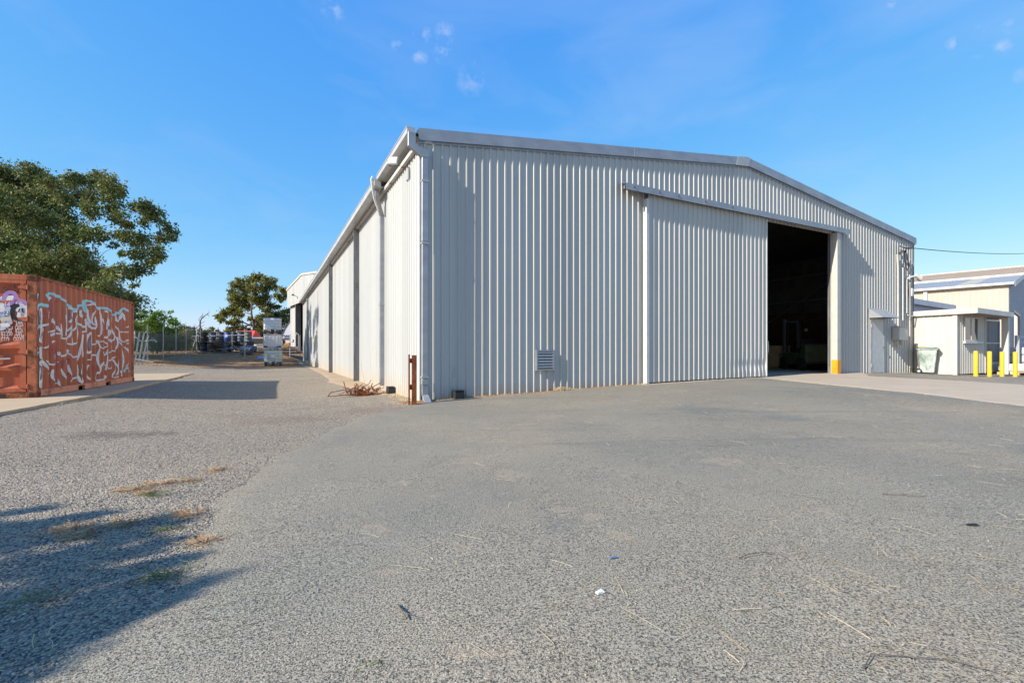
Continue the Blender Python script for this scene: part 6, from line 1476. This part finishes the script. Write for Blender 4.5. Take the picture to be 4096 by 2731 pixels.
for (A_, B_) in zip(ap[:-1], ap[1:]):
    n_ = int(math.dist(A_, B_)*26)
    for k in range(n_):
        f = k/n_; x = A_[0]+(B_[0]-A_[0])*f+rr.gauss(0,.04); y = A_[1]+(B_[1]-A_[1])*f+rr.gauss(0,.04)
        if vnoise(np.array([x*1.3]), np.array([y*1.3]), 5)[0] > .38: tuft(it, x, y, g(x, y)+.012, 4, .035, .03)
for k in range(150):
    t_ = rr.uniform(15.4, 20.4); p = S(t_, -.06-abs(rr.gauss(0,.05)))
    if vnoise(np.array([t_*1.9]), np.array([1.5]), 12)[0] > .45: tuft(it, p.x, p.y, g(p.x, p.y)+.01, 4, .05, .03)
E_ = [(-6.9,4.7),(-8.2,7.6),(-9.1,10.0),(-11.0,14.4),(-14.4,21.4)]
for (A_, B_) in zip(E_[:-1], E_[1:]):
    for k in range(int(math.dist(A_, B_)*16)):
        f = rr.random(); x = A_[0]+(B_[0]-A_[0])*f+.05+abs(rr.gauss(0,.04)); y = A_[1]+(B_[1]-A_[1])*f
        if vnoise(np.array([y*1.5]), np.array([2.5]), 6)[0] > .4: tuft(it, x, y, g(x, y), 3, .05, .03)
blades('dry_grass', 'dry yellow grass along wall foot and slab edges', it, M['drygrass'])
it = []
for k in range(5200):
    x = rr.uniform(-31, -15.5); y = rr.uniform(26.5, 42)
    d = abs(y-28.0-.6*vnoise(np.array([x*.5]), np.array([0.]), 3)[0])
    if d > 1.0 and not (x < -.35*y-10.6 and rr.random() < .8): continue
    tuft(it, x, y, g(x, y)+.01, 2, .12, .10)
blades('bank_grass', 'straw-coloured grass on the front of the dirt bank and under the fence', it, M['drygrass'])
# weeds growing in the gravel: each clump a thing of its own
WS = [(642,1939,.11,'redweed',0),(757,1928,.10,'redweed',0),(638,1982,.09,'greenweed',0),(765,2062,.12,'redweed',0),(674,2119,.08,'greenweed',0),(822,2170,.10,'redweed',0),
      (505,2098,.11,'redweed',0),(346,2145,.12,'redweed',0),(671,2310,.13,'greenweed',0),(144,2408,.10,'greenweed',0),(281,2119,.10,'redweed',0),
      (1484,2690,.05,'greenweed',0),(862,1885,.09,'redweed',0),(534,1961,.12,'redweed',0),(591,1975,.08,'redweed',0)]
WL = ['reddish dry weed at the top of the weedy patch','reddish straw-mixed weed right of the first red one','yellow-green star-shaped weed just above the tree shadow','fluffy russet weed at the right tip of the shadow edge','yellowish weed below the fluffy russet one','brown withered weed on the gravel right of the shadow',
      'dark reddish weed inside the upper tree shadow','dark brown weed mound in the middle of the tree shadow','green grass clump at the tip of the lower shadow fingers','small green grass clump among the lower left shadow','brown weed at the left of the tree shadow','tiny bright green weed in an asphalt crack at the bottom','small russet weed left of the first red one','low russet weed patch above the shadow edge','tiny russet weed between the star weed and the low patch']
for (px, py, R_, mt_, _), lab in zip(WS, WL):
    x, y = pix(px, py); z = float(z_ground(np.array([x]), np.array([y]))[0])+.008
    b = thing('weed', lab, 'weed', (x, y, z), 0, 'weeds in the gravel'); it = []
    for k in range(70 if mt_ == 'redweed' else 42):
        a = rr.uniform(0, 2*pi); d = abs(rr.gauss(0, .55))*R_; it.append((cos(a)*d, sin(a)*d*.7, 0, a+rr.gauss(0,.5), R_*rr.uniform(.3,1.05), rr.uniform(.003,.006), R_*rr.uniform(.02,.26), rr.gauss(0,.9)))
    blades('leaves', None, it, M[mt_], None, b)
# twigs and litter
def twig(label, pts, r, mat='deadwood'):
    P = [pix(*p) for p in pts]; x, y = P[0]; z = float(z_asph(np.array([x]), np.array([y]))[0]); b = thing('twig', label, 'twig', (x, y, z), 0, 'twigs on the yard')
    m = MB(); m.tube([(a-x, b_-y, .008+.012*sin(i*1.3)**2) for i, (a, b_) in enumerate(P)], [r*(1-.5*i/len(P)) for i in range(len(P))], 6)
    q = P[len(P)//2]; m.tube([(q[0]-x, q[1]-y, .015), (q[0]-x+.05, q[1]-y-.05, .03)], [r*.6, r*.2], 5); m.build('stick', M[mat], b)
twig('thin dark crooked twig in the middle right foreground', [(2955,2250),(3000,2242),(3050,2230),(3110,2232),(3150,2262)], .0026)
twig('long black bent twig at the bottom right corner', [(3455,2700),(3485,2650),(3600,2650),(3800,2668),(3990,2722)], .0022)
twig('short dark twig left of centre on the gravel', [(785,1828),(850,1822),(920,1812)], .007)
twig('small forked twig near the bottom centre', [(1590,2435),(1605,2470),(1625,2495)], .004)
twig('dark twig near the right edge of the yard', [(3530,1984),(3610,1990),(3700,1996)], .003)
def litter(name, label, px, py, mat, sx, sy, sz_, rz):
    x, y = pix(px, py); z = float(z_asph(np.array([x]), np.array([y]))[0])+.004; b = thing(name, label, 'litter', (x, y, z), rz)
    m = MB(); m.hexa([(-sx,-sy,0),(sx,-sy,.002),(sx*.9,sy,0),(-sx,sy*.9,.001),(-sx*.9,-sy,sz_),(sx,-sy*.8,sz_*.4),(sx*.8,sy,sz_),(-sx,sy*.7,sz_*.6)])
    m.build('scrap', mat, b)
litter('blue_scrap', 'flat blue plastic scrap on the asphalt at centre right', 2455, 2245, pm('scrap_blue',(.10,.20,.34),None,4,.5), .022, .008, .005, .3)
litter('white_scrap', 'crumpled white paper scrap on the asphalt near the bottom', 2400, 2383, M['paper'], .02, .011, .009, .5)
litter('blue_clip', 'small bright blue clip lying in the tree shadow', 92, 2132, M['blue'], .035, .010, .014, .2)
litter('black_offcut', 'short black offcut of rubber among the straw at right', 3890, 2112, M['black'], .032, .008, .012, -.1)
litter('white_flake', 'white flake of plastic beside the concrete slab edge at left', 70, 1657, M['paper'], .05, .03, .02, .1)

split_loose({'bolt','pipe','rust_spot','handle_plate','forklift_pocket','leg','bearer','plank','board','conduit','strap','post','bracket','portal_frame','hinge','screen_frame','corner_trim','batten','rail','sill_pocket','spacer','hub'})
